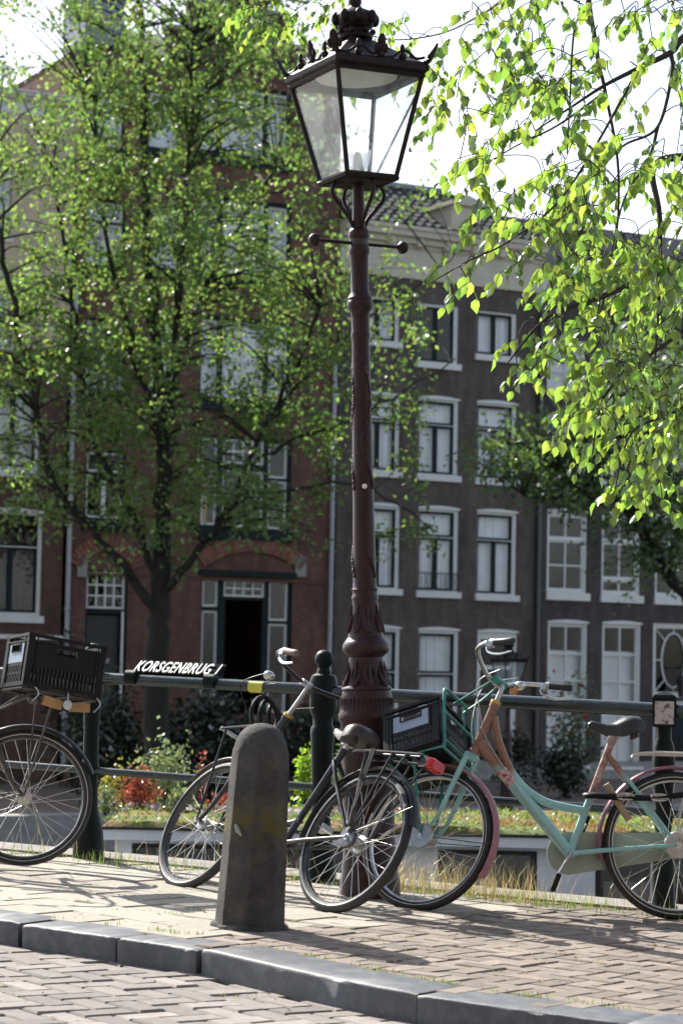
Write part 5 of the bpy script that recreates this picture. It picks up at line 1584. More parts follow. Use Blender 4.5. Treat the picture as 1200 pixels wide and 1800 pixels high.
for xp, yt, yb in ((581, 640, 1300), (121, 480, 1300)):
    u = fac(xp, 900)[0] - h1.u0
    mb = MB(); mb.tube([(u, -.12, .3), (u, -.12, fac(xp, yt)[1] - QUAY)], .055, 10)
    for z in (1.5, 4.0, 6.5): mb.lathe([(.07, z), (.07, z + .06)], 10, (u, -.12, 0))
    mb.build('downpipe', MT['pipe'], h1.root)
# gable with steps
gx0, gx1 = fac(300, 110)[0] - h1.u0, fac(540, 110)[0] - h1.u0
for i, (e, hh) in enumerate(((0, .75), (.55, 1.5), (1.1, 2.2))):
    mb = MB(); mb.bb(gx0 + e, gx1 - e, 0, .4, h1.H + (0 if i == 0 else (.75, 1.5)[i - 1]), h1.H + hh); g_ = mb.build('gable_step', MT['mid_brick'], h1.root, smooth=False)
    mb = MB(); mb.bb(gx0 + e - .05, gx1 - e + .05, -.05, .45, h1.H + hh + .001, h1.H + hh + .10); mb.build('coping', MT['stone'], g_, smooth=False)
mb = MB(); mb.add([(-.02, -.15, h1.H + .004), (h1.W + .02, -.15, h1.H + .004), (h1.W + .02, 8, h1.H + .004), (-.02, 8, h1.H + .004), (2.6, 4, h1.H + 1.7), (h1.W - 1.5, 4, h1.H + 1.7)], [(0, 1, 5, 4), (2, 3, 4, 5), (1, 2, 5), (3, 0, 4), (0, 3, 2, 1)]); r1 = mb.build('roof', MT['tile_roof'], h1.root, smooth=False)
x0 = .1
mb = MB(); mb.bb(x0, x0 + 1.0, .2, 1.6, h1.H + .1, h1.H + 1.3); mb.bb(x0 - .08, x0 + 1.08, .1, 1.7, h1.H + 1.301, h1.H + 1.42); mb.build('dormer', MT['lead'], r1, smooth=False)
h1.finish()

# ---- house at the left edge: brown below, cream plaster above
uL0, uR0 = fac(-330, 900)[0], fac(112, 900)[0]
zs = fac(60, 622)[1]; zt0 = fac(60, 205)[1]
h0 = House('cream_topped_house', 'house at the left edge, brown brick below and cream plaster above', uL0, uR0, zt0, MT['mid_brick'], off=-.02)
GR = [(.06, .5, .06, .60, 1, 1), (.5, .94, .06, .60, 1, 1), (.06, .5, .61, .96, 1, 1), (.5, .94, .61, .96, 1, 1)]
for k in range(3):
    dx = -150 * k
    h0.win(px_rect(-22 + dx, 70 + dx, 682, 826), GR, W_, D_, ring=.06, sill=W_, back='blind')
    h0.win(px_rect(-26 + dx, 74 + dx, 897, 1082), [(.05, .93, .04, .34, 1, 1), (.05, .46, .35, .97, 1, 1), (.46, .93, .35, .97, 1, 1)], W_, D_, ring=.06, sill=W_, back=None, arch=True)
    for (a, b) in ((470, 600), (290, 410)): h0.win(px_rect(-60 + dx, 20 + dx, a, b), GR, W_, W_, ring=.05, sill=W_, back='curtain')
mb = MB()
holes = h0.op
strips(mb, 0, h0.W, zs - QUAY, h0.H, holes, -.04, -.001); mb.build('plaster_front', MT['plaster'], h0.root, smooth=False)
h0.box('stone_band', px_rect(-330, 112, 1112, 1120), -.04, -.001, W_)
cornice(h0, h0.H, .5)
h0.finish()

# ================================================================== unseen houses added behind the viewer, blocking sky light from the near side
def blocker_house(label, x0, x1, yf, ht, wall):
    root = empty('sky_blocker_house', mw=Matrix.Translation((x1, yf, -.45)) @ Matrix.Rotation(math.pi, 4, 'Z'))
    tag(root, label, 'house', 'unseen houses added to block sky light')
    W = x1 - x0
    n = max(2, int(W / 1.9)); cw = W / n
    op = []
    for r_ in range(4):
        for c_ in range(n):
            op.append((cw * (c_ + .5) - .6, cw * (c_ + .5) + .6, .9 + r_ * 3.1, 2.9 + r_ * 3.1))
    mb = MB(); strips(mb, 0, W, 0, ht, op, 0, .3); mb.build('wall', wall, root, smooth=False)
    mb = MB(); mb.bb(0, W, .3005, 8, 0, .05); mb.bb(.0, .3, .3005, 8, .0505, ht); mb.bb(W - .3, W, .3005, 8, .0505, ht); mb.bb(.3005, W - .3005, 7.7, 8, .0505, ht); mb.bb(.3005, W - .3005, .3005, 7.6995, ht - .3, ht - .05); mb.build('shell', wall, root, smooth=False)
    for (a, b, c, d) in op:
        mb = MB(); strips(mb, a + .002, b - .002, c + .002, d - .002, [(a + .1, (a + b) / 2 - .03, c + .1, d - .1), ((a + b) / 2 + .03, b - .1, c + .1, d - .1)], .06, .16); w = mb.build('window', MT['white'], root, smooth=False)
        mb = MB(); mb.add([(a + .1, .11, c + .1), (b - .1, .11, c + .1), (b - .1, .11, d - .1), (a + .1, .11, d - .1)], [(0, 1, 2, 3)]); mb.build('pane', MT['glass_win'], w, smooth=False)
    mb = MB(); mb.bb(-.02, W + .02, -.35, .3, ht + .001, ht + .5); mb.build('cornice', MT['white'], root, smooth=False)
    mb = MB(); mb.add([(0, -.1, ht + .502), (W, -.1, ht + .502), (W, 8, ht + .502), (0, 8, ht + .502), (0, 4, ht + 3), (W, 4, ht + 3)], [(0, 1, 5, 4), (2, 3, 4, 5), (1, 2, 5), (3, 0, 4), (0, 3, 2, 1)]); mb.build('roof', MT['tile_roof'], root, smooth=False)
for i, (x0, x1, ht, wl, nm) in enumerate(((-24, -16.5, 13.2, 'dark_brick', 'dark brick'), (-16.45, -9.6, 12.6, 'red_brick', 'red brick'), (-9.55, -3.0, 13.6, 'brown_brick', 'brown brick'), (-2.95, 4.0, 12.8, 'mid_brick', 'reddish brick'), (4.05, 11.2, 13.4, 'dark_brick', 'dark brick'), (11.25, 18.5, 12.7, 'red_brick', 'red brick'), (18.55, 26, 13.3, 'brown_brick', 'brown brick'))):
    blocker_house('%s house added unseen behind the viewer to block sky, %s from the left of its row' % (nm, ('first', 'second', 'third', 'fourth', 'fifth', 'sixth', 'seventh')[i]), x0, x1, -7.0, ht, MT[wl])
# ================================================================== foliage helpers
def unit(a): return a / np.maximum(np.linalg.norm(a, axis=1, keepdims=True), 1e-9)
def leaf_mesh(name, P, D, Nn, L, W, mat, fine=False):
    P, D, Nn = np.asarray(P, float), unit(np.asarray(D, float)), np.asarray(Nn, float)
    Nn = unit(Nn - D * np.sum(Nn * D, axis=1, keepdims=True))
    S = np.cross(D, Nn)
    L = np.asarray(L, float)[:, None]; W = np.asarray(W, float)[:, None]
    n = len(P)
    if not fine:
        V = np.stack([P, P + D * L * .45 + S * W * .5 + Nn * L * .08, P + D * L, P + D * L * .45 - S * W * .5 + Nn * L * .08], 1)
        F = np.array([[0, 1, 2], [0, 2, 3]])
    else:
        c = .14
        V = np.stack([P, P + D * L * .22 + S * W * .42 + Nn * W * c, P + D * L * .55 + S * W * .46 + Nn * W * c, P + D * L * .80 + S * W * .20 + Nn * W * .02 - Nn * L * .05,
                      P + D * L - Nn * L * .12,
                      P + D * L * .80 - S * W * .20 + Nn * W * .02 - Nn * L * .05, P + D * L * .55 - S * W * .46 + Nn * W * c, P + D * L * .22 - S * W * .42 + Nn * W * c, P + D * L * .5], 1)
        F = np.array([[0, 1, 8], [1, 2, 8], [2, 3, 8], [3, 4, 8], [4, 5, 8], [5, 6, 8], [6, 7, 8], [7, 0, 8]])
    k = V.shape[1]
    V = V.reshape(-1, 3)
    FF = (F[None] + (np.arange(n) * k)[:, None, None]).reshape(-1, 3)
    me = bpy.data.meshes.new(name)
    me.vertices.add(len(V)); me.vertices.foreach_set('co', V.ravel())
    me.loops.add(FF.size); me.loops.foreach_set('vertex_index', FF.ravel().astype(np.int32))
    me.polygons.add(len(FF)); me.polygons.foreach_set('loop_start', np.arange(0, FF.size, 3, dtype=np.int32))
    me.materials.append(mat)
    me.update(calc_edges=True); me.validate()
    if fine: me.polygons.foreach_set('use_smooth', [True] * len(me.polygons))
    return me
def rand_dirs(n, down=0.0):
    d = RNG.normal(size=(n, 3)); d = unit(d); d[:, 2] -= down
    return unit(d)
def bush(name, label, cat, c, rad, n, size, mat, group=None, flowers=None, stems=True, upward=.2, sub=9):
    """clumped foliage round short stems; root at the base"""
    c = Vector(c); base = Vector((c.x, c.y, c.z - rad[2]))
    root = empty(name, base); tag(root, label, cat, group)
    cl = RNG.normal(size=(sub, 3)); cl = unit(cl) * (RNG.random((sub, 1)) ** .4) * .72
    idx = RNG.integers(0, sub, n)
    P = (cl[idx] + RNG.normal(size=(n, 3)) * .24) * np.array(rad) + np.array([0, 0, rad[2]])
    P[:, 2] = np.maximum(P[:, 2], .01)
    D = rand_dirs(n); D[:, 2] += upward
    o = link('foliage', leaf_mesh('foliage', P, D, rand_dirs(n), size * (.7 + .6 * RNG.random(n)), size * .62 * (.7 + .6 * RNG.random(n)), mat), root)
    tag(o, kind='stuff')
    if stems:
        mb = MB()
        for q in cl: mb.tube([(0, 0, 0), (q[0] * rad[0] * .4, q[1] * rad[1] * .4, rad[2] * .5), (q[0] * rad[0], q[1] * rad[1], rad[2] * (1 + q[2]))], [size * .14, size * .1, size * .05], 5)
        tag(mb.build('stems', MT['bark'], root), kind='stuff')
    if flowers:
        fm, fn, fs = flowers
        i2 = RNG.integers(0, sub, fn)
        P = (cl[i2] * 1.1 + RNG.normal(size=(fn, 3)) * .28) * np.array(rad) + np.array([0, -.0, rad[2]]); P[:, 2] = np.maximum(P[:, 2], .05)
        P = np.repeat(P, 5, 0); m = len(P)
        o = link('blossoms', leaf_mesh('blossoms', P, rand_dirs(m), rand_dirs(m), fs * (.8 + .4 * RNG.random(m)), fs * .8 * (.8 + .4 * RNG.random(m)), fm), root)
        tag(o, kind='stuff')
    return root

# ================================================================== houseboat
MT['leaf_sedum'] = leafmat('orange_sedum', (.30, .17, .05), (.35, .2, .05), .4)
BY = 19.5
bl = at(203, 1450, BY); bz = -.30
boat = empty('houseboat', (bl.x, BY, WATER))
tag(boat, 'white houseboat with mossy green roof moored behind the railing', 'houseboat')
BW, BD = 9.5, 2.1
rt = bz - WATER                                   # roof height above water
mb = MB()
hull = [(-1.2, 0), (BW + .5, 0), (BW + .5, BD + .5), (-.6, BD + .5), (-1.5, BD / 2)]
mb.prism([(x, y - .5) for x, y in hull], -.5, rt - .62); mb.build('hull', MT['boat_dark'], boat, smooth=False)
mb = MB(); mb.bb(-1.1, BW + .45, -.56, -.40, rt - .66, rt - .58); mb.build('gunwale', MT['boat_white'], boat, smooth=False)
wx = []
for (a, b) in ((232, 410), (500, 668), (770, 944), (1046, 1215)):
    A_ = at(a, 1480, BY); B_ = at(b, 1480, BY); wx.append((A_.x - bl.x, B_.x - bl.x))
wz0, wz1 = rt - .60, rt - .135
mb = MB(); strips(mb, 0, BW, rt - .618, rt - .10, [(a, b, wz0, wz1) for a, b in wx], 0, .1); mb.bb(0, .1, .1005, BD, rt - .618, rt - .1); mb.bb(BW - .1, BW, .1005, BD, rt - .618, rt - .1); mb.bb(.1005, BW - .1005, BD - .1, BD, rt - .618, rt - .1)
mb.build('cabin_wall', MT['boat_white'], boat, smooth=False)
for a, b in wx:
    mb = MB(); strips(mb, a + .002, b - .002, wz0 + .002, wz1 - .002, [(a + .05, b - .05, wz0 + .05, wz1 - .04)], .02, .08); w = mb.build('window', MT['boat_dark'], boat, smooth=False)
    mb = MB(); mb.add([(a + .05, .05, wz0 + .05), (b - .05, .05, wz0 + .05), (b - .05, .05, wz1 - .04), (a + .05, .05, wz1 - .04)], [(0, 1, 2, 3)]); mb.build('pane', MT['glass_win'], w, smooth=False)
    mb = MB(); mb.bb(a + .1, b - .3, .25, .27, wz0 + .05, wz0 + .2); mb.build('window_shelf', MT['stone'], w, smooth=False)
mb = MB(); mb.bb(-.12, BW + .1, -.14, -.02, rt - .10, rt); mb.build('fascia', MT['boat_white'], boat, smooth=False)
mb = MB(); mb.bb(-.1, BW + .1, -.155, -.141, rt - .012, rt + .012); mb.build('roof_edge', MT['boat_dark'], boat, smooth=False)
mb = MB(); mb.bb(-.12, BW + .1, -.0195, BD + .1, rt - .0995, rt - .005); mb.build('roof', MT['roof_under'], boat, smooth=False)
# moss cushion
nx, ny = 170, 46
vs = []; fs = []
for j in range(ny + 1):
    for i in range(nx + 1):
        x = -.1 + (BW + .18) * i / nx; y = -.13 + (BD + .2) * j / ny
        e = min(i, nx - i, j, ny - j)
        z = .012 + (.03 if e > 0 else 0) + .025 * math.sin(x * 3.1 + y) * math.sin(y * 2.3 + x * .7) * (e > 0) + random.uniform(0, .022) * (e > 0)
        vs.append((x, y, rt + z))
fs = [(j * (nx + 1) + i, j * (nx + 1) + i + 1, (j + 1) * (nx + 1) + i + 1, (j + 1) * (nx + 1) + i) for j in range(ny) for i in range(nx)]
mb = MB(); mb.add(vs, fs); tag(mb.build('moss', MT['sedum'], boat), kind='stuff')
nm = 9000
P = np.column_stack([RNG.uniform(-.1, BW, nm), RNG.uniform(-.14, BD, nm), rt + .03 + RNG.random(nm) * .045])
D = rand_dirs(nm); D[:, 2] = np.abs(D[:, 2]) + .3
for k_, (mk, sel) in enumerate((('grass', P[:, 0] * 0 + np.sin(P[:, 0] * 2.1) * np.sin(P[:, 1] * 3 + P[:, 0]) > -.25), ('leaf_sedum', np.sin(P[:, 0] * 2.1) * np.sin(P[:, 1] * 3 + P[:, 0]) <= -.25))):
    n_ = int(sel.sum())
    o = link('sedum', leaf_mesh('sedum', P[sel], D[sel], rand_dirs(n_), .03 + .03 * RNG.random(n_), np.full(n_, .02), MT[mk]), boat); tag(o, kind='stuff')
def roofp(px, py, Y): return at(px, py, Y)
GP = 'plants growing on the houseboat roof'
def rbush(label, px0, px1, py0, Y, n, size, mat, flowers=None, name='shrub', sub=9):
    a = at(px0, py0, Y); b = at(px1, py0, Y)
    z0 = bz + .02; h = (a.z - z0) / 2
    bush(name, label, 'plant', ((a.x + b.x) / 2, Y, z0 + h), ((b.x - a.x) / 2 * 1.1, (b.x - a.x) / 2 * .8, h * 1.15), n, size, mat, GP, flowers, sub=sub)
rbush('pale green shrub on the houseboat roof below the name sign', 240, 350, 1296, 21.2, 900, .050, MT['leaf_pale'], sub=14)
rbush('red-leaved shrub on the houseboat roof beside the pale green shrub', 205, 282, 1352, 20.8, 800, .038, MT['leaf_red'], sub=12)
rbush('small yellow shrub on the roof near the left railing post', 165, 222, 1322, 21.3, 320, .040, MT['leaf_yel'])
rbush('whitish green plant at the left end of the houseboat roof', 160, 215, 1382, 20.5, 380, .036, MT['leaf_pale'], (MT['petal_white'], 30, .02))
rbush('orange-red flowering plant on the roof behind the black front wheel', 345, 372, 1318, 21.2, 160, .036, MT['leaf_red'])
rbush('grey-green grassy plant on the roof right of the red shrub', 284, 345, 1388, 20.6, 300, .05, MT['leaf_pale'])
rbush('dark red low plant on the roof behind the black bicycle wheel', 352, 440, 1385, 20.9, 420, .04, MT['leaf_red'])
rbush('bright lime green plant between the black bicycle and the ball post', 520, 560, 1300, 21.0, 520, .05, MT['leaf_lime'], sub=12)
rbush('sage green plant on the roof between the ball post and lamp', 580, 622, 1308, 21.2, 420, .045, MT['leaf_pale'])
mb = MB()
P = np.column_stack([RNG.uniform(-.05, 2.4, 140), RNG.uniform(.8, 1.5, 140), np.full(140, rt + .06) + RNG.random(140) * .06])
P = np.repeat(P, 4, 0); m = len(P)
o = link('pink_ground_flowers', leaf_mesh('pink_ground_flowers', P, rand_dirs(m), rand_dirs(m), np.full(m, .035), np.full(m, .03), MT['petal_white']), boat); tag(o, kind='stuff')

# ================================================================== quay planting
q0 = at(150, 1300, 45.0); q1 = at(640, 1300, 45.0)
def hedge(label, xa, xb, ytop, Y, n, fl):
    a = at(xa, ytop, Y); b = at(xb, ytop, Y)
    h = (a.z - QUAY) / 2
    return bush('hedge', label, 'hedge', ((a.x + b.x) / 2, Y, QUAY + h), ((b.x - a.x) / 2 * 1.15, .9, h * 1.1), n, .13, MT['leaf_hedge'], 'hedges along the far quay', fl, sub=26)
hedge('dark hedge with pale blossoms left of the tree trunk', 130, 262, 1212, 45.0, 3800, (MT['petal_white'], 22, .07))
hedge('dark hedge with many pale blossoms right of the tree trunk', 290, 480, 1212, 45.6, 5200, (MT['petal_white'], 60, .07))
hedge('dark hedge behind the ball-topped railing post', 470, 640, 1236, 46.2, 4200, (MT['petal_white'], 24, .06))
a = at(905, 1290, 50.0)
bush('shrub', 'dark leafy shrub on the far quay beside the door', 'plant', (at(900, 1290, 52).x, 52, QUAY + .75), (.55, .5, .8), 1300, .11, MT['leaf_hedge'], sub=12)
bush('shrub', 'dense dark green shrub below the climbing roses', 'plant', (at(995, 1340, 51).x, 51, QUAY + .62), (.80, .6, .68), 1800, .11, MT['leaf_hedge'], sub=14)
a = at(1010, 1270, 55.0)
bush('rose_bush', 'climbing rose bush with red blooms in front of the white sash windows', 'plant', (a.x, 55.0, QUAY + 1.55), (.75, .4, 1.55), 1300, .09, MT['leaf_dark'], None, (MT['petal_red'], 26, .09), sub=16)
a = at(140, 1100, 52.0)
bush('shrub', 'dark climbing plant beside the red house door', 'plant', (a.x, 51.2, QUAY + 1.9), (.55, .3, 1.9), 1500, .11, MT['leaf_hedge'], sub=14)

# ================================================================== trees
def limb_pts(lst, y0, drift):
    out = []
    for i, (x, y) in enumerate(lst): out.append(at(x, y, y0 + drift * i / max(len(lst) - 1, 1)))
    return out
def quay_tree(name, label, trunk, limbs, clusters, leaf, lmat, per=66, spread=.44, wig=.03):
    """trunk/limbs: (points, r0, r1); clusters: world points that become leafy twig ends"""
    base = trunk[0][0]
    root = empty(name, base); tag(root, label, 'tree', 'trees on the far quay')
    org = Vector(base)
    samples = []
    for k, (pts, r0, r1) in enumerate([trunk] + limbs):
        sp = smooth_path(pts, 5)
        n = len(sp)
        sp = [p + Vector((random.gauss(0, wig), random.gauss(0, wig), random.gauss(0, wig))) * (1 if 0 < i < n - 1 else 0) for i, p in enumerate(sp)]
        rs = [r0 + (r1 - r0) * (i / (n - 1)) ** .8 for i in range(n)]
        mb = MB(Matrix.Translation(-org)); mb.tube(sp, rs, 9); mb.build('trunk' if k == 0 else 'limb', MT['bark'], root)
        samples += [(p, r) for p, r in zip(sp, rs) if r < trunk[1] * .8 and p.z > QUAY + 3]
    SP = np.array([list(p) for p, r in samples])
    mb = MB(Matrix.Translation(-org))
    LP, LD = [], []
    for c in clusters:
        cv = np.array(list(c))
        d = np.linalg.norm(SP - cv, axis=1) + np.maximum(SP[:, 2] - cv[2] + .2, 0) * 1.5
        j = int(np.argmin(d))
        s = Vector(SP[j]); c = Vector(c)
        mid = s.lerp(c, .5) + Vector((random.gauss(0, .12), random.gauss(0, .12), .10 * (c - s).length))
        path = smooth_path([s, mid, c], 4)
        r0 = min(samples[j][1] * .7, .012 + .012 * (c - s).length)
        mb.tube(path, [r0 + (.004 - r0) * i / (len(path) - 1) for i in range(len(path))], 5, caps=False)
        n = max(6, int(random.gauss(per, per * .25)))
        for _ in range(3):
            e = c + Vector((random.gauss(0, spread), random.gauss(0, spread), random.gauss(0, spread * .7)))
            mb.tube([path[-3], c.lerp(e, .5), e], [.006, .004, .002], 4, caps=False)
            for i in range(n // 3):
                t = random.random() ** .7
                p = path[-3].lerp(e, t)
                LP.append((p.x + random.gauss(0, spread * .30) - org.x, p.y + random.gauss(0, spread * .30) - org.y, p.z + random.gauss(0, spread * .26) - org.z))
    tag(mb.build('twigs', MT['bark'], root), kind='stuff')
    n = len(LP)
    D = rand_dirs(n, .35)
    Nn = rand_dirs(n); Nn[:, 2] += .5
    o = link('crown', leaf_mesh('crown', LP, D, Nn, leaf * (.65 + .7 * RNG.random(n)), leaf * .66 * (.65 + .7 * RNG.random(n)), lmat), root)
    tag(o, kind='stuff')
    return root
T1 = 43.0
def cl_at(x, y, Y): return at(x, y, Y)
trunk = limb_pts([(277, 1300), (277, 1150), (280, 1050), (283, 980), (289, 850), (284, 700), (266, 520), (256, 350), (250, 150), (244, -80)], T1, .6)
trunk[0].z = QUAY
S1 = T1 / FPX
limbs = [(limb_pts([(272, 1075), (232, 1018), (160, 930), (112, 880), (80, 810), (62, 700), (44, 620), (20, 520), (2, 420), (-22, 280)], T1, -1.2), 20 * S1 * .5, 4 * S1),
         (limb_pts([(276, 1020), (238, 925), (205, 850), (168, 780), (150, 700), (140, 600), (118, 480), (95, 300)], T1, .9), 15 * S1 * .5, 3 * S1),
         (limb_pts([(288, 1040), (330, 992), (378, 930), (412, 870), (432, 820), (470, 740), (522, 640), (562, 540)], T1, -1.0), 16 * S1 * .5, 3 * S1),
         (limb_pts([(290, 800), (302, 700), (337, 560), (382, 460), (432, 380), (486, 290)], T1, 1.2), 13 * S1 * .5, 3 * S1),
         (limb_pts([(285, 720), (310, 560), (325, 420), (332, 260), (342, 60)], T1, -.9), 14 * S1 * .5, 3 * S1),
         (limb_pts([(286, 780), (242, 640), (214, 520), (186, 400), (168, 180)], T1, -.6), 12 * S1 * .5, 3 * S1),
         (limb_pts([(432, 820), (520, 775), (620, 735), (705, 690), (800, 630)], T1 - .7, -.6), 6 * S1 * .6, 1.2 * S1),
         (limb_pts([(470, 740), (560, 640), (650, 560), (740, 500), (815, 440)], T1 - .8, .4), 6 * S1 * .6, 1.2 * S1),
         (limb_pts([(412, 870), (500, 860), (600, 850), (690, 880), (760, 930)], T1 - .6, -.4), 5 * S1 * .6, 1.2 * S1)]
cl = []
rnd = random.Random(21)
while len(cl) < 520:
    x, y = rnd.uniform(-70, 570), rnd.uniform(-110, 1000)
    # crown outline: lower edge rises towards both sides, thinner in the upper left
    low = 1000 - ((x - 300) / 330) ** 2 * 60
    if y > low: continue
    if y > 930 and rnd.random() < .6: continue
    if x < 110 and y < 330 and rnd.random() < .3: continue
    if x < 60 and y > 700 and rnd.random() < .5: continue
    if x > 500 and rnd.random() < .35: continue
    if y < 60 and rnd.random() < .3: continue
    if 350 < x < 520 and 760 < y < 1000 and rnd.random() < .62: continue
    if 140 < x < 235 and 780 < y < 930 and rnd.random() < .4: continue
    cl.append(at(x, y, T1 + rnd.gauss(-.1, 1.5)))
# the thin outer branches reaching right behind the lamp carry sparser leaves
cl2 = []
while len(cl2) < 76:
    x, y = rnd.uniform(555, 830), rnd.uniform(330, 960)
    if rnd.random() < (x - 555) / 330: continue
    if y > 700 and x > 700 and rnd.random() < .6: continue
    cl2.append(at(x, y, T1 - .9 + rnd.gauss(0, .5)))
for c_ in cl2[::2]: cl.append(c_)
quay_tree('quay_tree', 'big leafy tree in front of the red brick house, its dark trunk forking low', (trunk, 25 * S1, 4 * S1), limbs, cl, .112, MT['leaf_quay'], per=76)
# tree on the right, trunk rising from beyond the frame edge
T3 = 44.0; S3 = T3 / FPX
tr = limb_pts([(1300, 1400), (1290, 1200), (1235, 1100), (1175, 1010), (1125, 925), (1080, 872), (1010, 838), (930, 790)], T3, -.8)
tr[0].z = QUAY; tr[0].x += .2
limbs = [(limb_pts([(1175, 1010), (1190, 900), (1155, 780), (1112, 650), (1080, 520)], T3 - .4, .8), 9 * S3, 3 * S3),
         (limb_pts([(1125, 925), (1100, 830), (1090, 740), (1040, 640)], T3 - .5, -.8), 8 * S3, 3 * S3),
         (limb_pts([(1235, 1100), (1260, 950), (1250, 800), (1220, 640)], T3 - .2, 1.0), 12 * S3, 3 * S3),
         (limb_pts([(1080, 872), (1000, 880), (920, 870)], T3 - .7, -.6), 6 * S3, 2 * S3)]
cl = []
for (x0, y0, rx, ry, n) in ((955, 800, 118, 62, 62), (1060, 770, 80, 70, 40), (1150, 930, 80, 75, 46), (1120, 700, 110, 130, 60), (1210, 800, 90, 160, 50), (1010, 870, 70, 30, 20)):
    for _ in range(n):
        a, r = rnd.uniform(0, 6.28), rnd.random() ** .5
        cl.append(at(x0 + rx * r * math.cos(a), y0 + ry * r * math.sin(a), T3 - .5 + rnd.gauss(0, .9)))
quay_tree('quay_tree', 'dark green tree at the right with a slanting trunk before the sash windows', (tr, 19 * S3, 3 * S3), limbs, cl, .12, MT['leaf_dark'], per=42)

# ---- near elm: trunk to the right of the frame, branches hanging into it
elm = empty('elm_tree', (3.7, 10.9, gz(3.7)))
tag(elm, 'near elm with bright backlit leaves hanging from the upper right', 'tree')
EO = Vector(elm.location)
IM = Matrix.Translation(-EO)
tp = [EO, EO + Vector((.02, .0, 1.2)), EO + Vector((-.08, -.05, 2.6)), EO + Vector((-.2, -.15, 4.0)), EO + Vector((-.3, -.2, 6.0)), EO + Vector((-.2, -.3, 8.0))]
mb = MB(IM); mb.tube(smooth_path(tp, 6), [.24 - .17 * (i / 30) for i in range(31)], 14); mb.build('trunk', MT['bark'], elm)
fork = tp[2]; fork2 = tp[3]
B = []     # (points, r0, r1)
B.append(([fork2, at(1420, -60, 10.4), at(1270, 20, 10.1), at(1200, 66, 10.0), at(1178, 92, 9.95), at(1123, 119, 9.9), at(1062, 150, 9.85), at(1008, 185, 9.8), at(940, 230, 9.7)], .036, .003))
B.append(([at(1178, 92, 9.95), at(1180, 130, 9.9), at(1155, 223, 9.8), at(1098, 254, 9.7), at(1068, 283, 9.7), at(1030, 320, 9.6)], .012, .003))
B.append(([at(1155, 223, 9.8), at(1140, 277, 9.75), at(1102, 338, 9.7), at(1086, 385, 9.6), at(1070, 470, 9.6)], .009, .003))
B.append(([fork2, at(1380, -260, 10.3), at(1150, -200, 10.0), at(1040, -60, 9.9), at(1048, 88, 9.9), at(1063, 161, 9.85), at(1086, 300, 9.8), at(1078, 461, 9.8), at(1050, 560, 9.8)], .026, .002))
B.append(([at(1150, -200, 10.0), at(1040, -120, 9.6), at(1032, 0, 9.5), at(1009, 50, 9.5), at(1001, 173, 9.5), at(996, 270, 9.5)], .010, .003))
B.append(([at(1040, -60, 9.9), at(960, -60, 9.8), at(882, 0, 10.4), at(843, 27, 11.0), at(778, 58, 12.0), at(700, 70, 12.4), at(640, 60, 12.4)], .012, .003))
B.append(([at(960, -60, 9.8), at(800, -120, 11.2), at(640, -90, 12.3), at(540, -30, 12.3), at(460, 10, 12.3)], .012, .003))
B.append(([fork, at(1500, 200, 10.4), at(1330, 230, 10.2), at(1240, 270, 10.1), at(1150, 290, 10.0), at(1159, 384, 9.95), at(1157, 530, 9.9), at(1150, 640, 9.9)], .05, .003))
B.append(([fork, at(1480, 420, 10.2), at(1300, 430, 9.8), at(1180, 470, 9.6), at(1060, 520, 9.5), at(960, 560, 9.4), at(890, 640, 9.4)], .045, .003))
B.append(([at(1300, 430, 9.8), at(1220, 560, 9.7), at(1120, 640, 9.6), at(1060, 700, 9.6), at(1040, 800, 9.6)], .016, .003))
B.append(([at(1300, 430, 9.8), at(1260, 640, 9.7), at(1190, 720, 9.6), at(1110, 760, 9.5), at(1080, 860, 9.5)], .016, .003))
B.append(([at(1123, 119, 9.9), at(1000, 330, 9.5), at(900, 420, 9.3), at(820, 460, 9.2), at(752, 500, 9.2)], .008, .0025))
B.append(([at(1063, 161, 9.85), at(980, 220, 9.5), at(900, 260, 9.4), at(840, 300, 9.3)], .007, .0025))
smp = []
for (pts, r0, r1) in B:
    sp = smooth_path(pts, 7); n = len(sp)
    mb = MB(IM); mb.tube(sp, [r0 + (r1 - r0) * (i / (n - 1)) ** .6 for i in range(n)], 7); mb.build('branch', MT['bark_near'], elm)
    smp += sp
SP = np.array([list(p) for p in smp])
rnd = random.Random(5)
sprays = []
def region(n, x0, x1, y0, y1, Y0=8.9, Y1=10.6, ln=(55, 120)):
    for _ in range(n):
        sprays.append((rnd.uniform(x0, x1), rnd.uniform(y0, y1), rnd.uniform(Y0, Y1), rnd.uniform(*ln)))
region(70, 950, 1230, 270, 480, 8.4, 11.4); region(70, 985, 1230, 440, 650, 8.4, 11.4); region(44, 1070, 1230, 620, 860, 8.4, 11.4); region(26, 1010, 1230, 620, 780, 8.4, 11.4)
region(58, 900, 1230, -20, 300, ln=(45, 95)); region(38, 780, 1000, 10, 280, ln=(45, 90)); region(26, 830, 1010, 270, 430)
region(9, 770, 960, 430, 510, ln=(50, 90)); region(7, 900, 985, 560, 660); region(12, 420, 570, -20, 60, 12.0, 12.8, ln=(45, 85)); region(24, 560, 800, -10, 150, 11.9, 12.8, ln=(40, 80)); region(7, 740, 800, 80, 240, 11.8, 12.6, ln=(40, 70)); region(9, 1070, 1210, 820, 900)
twm = MB(IM)
LP, LD, LN, LL = [], [], [], []
_b = SP.copy()
sprays.sort(key=lambda q_: float(np.min(np.linalg.norm(_b - np.array(list(at(q_[0], q_[1], q_[2]))), axis=1))))
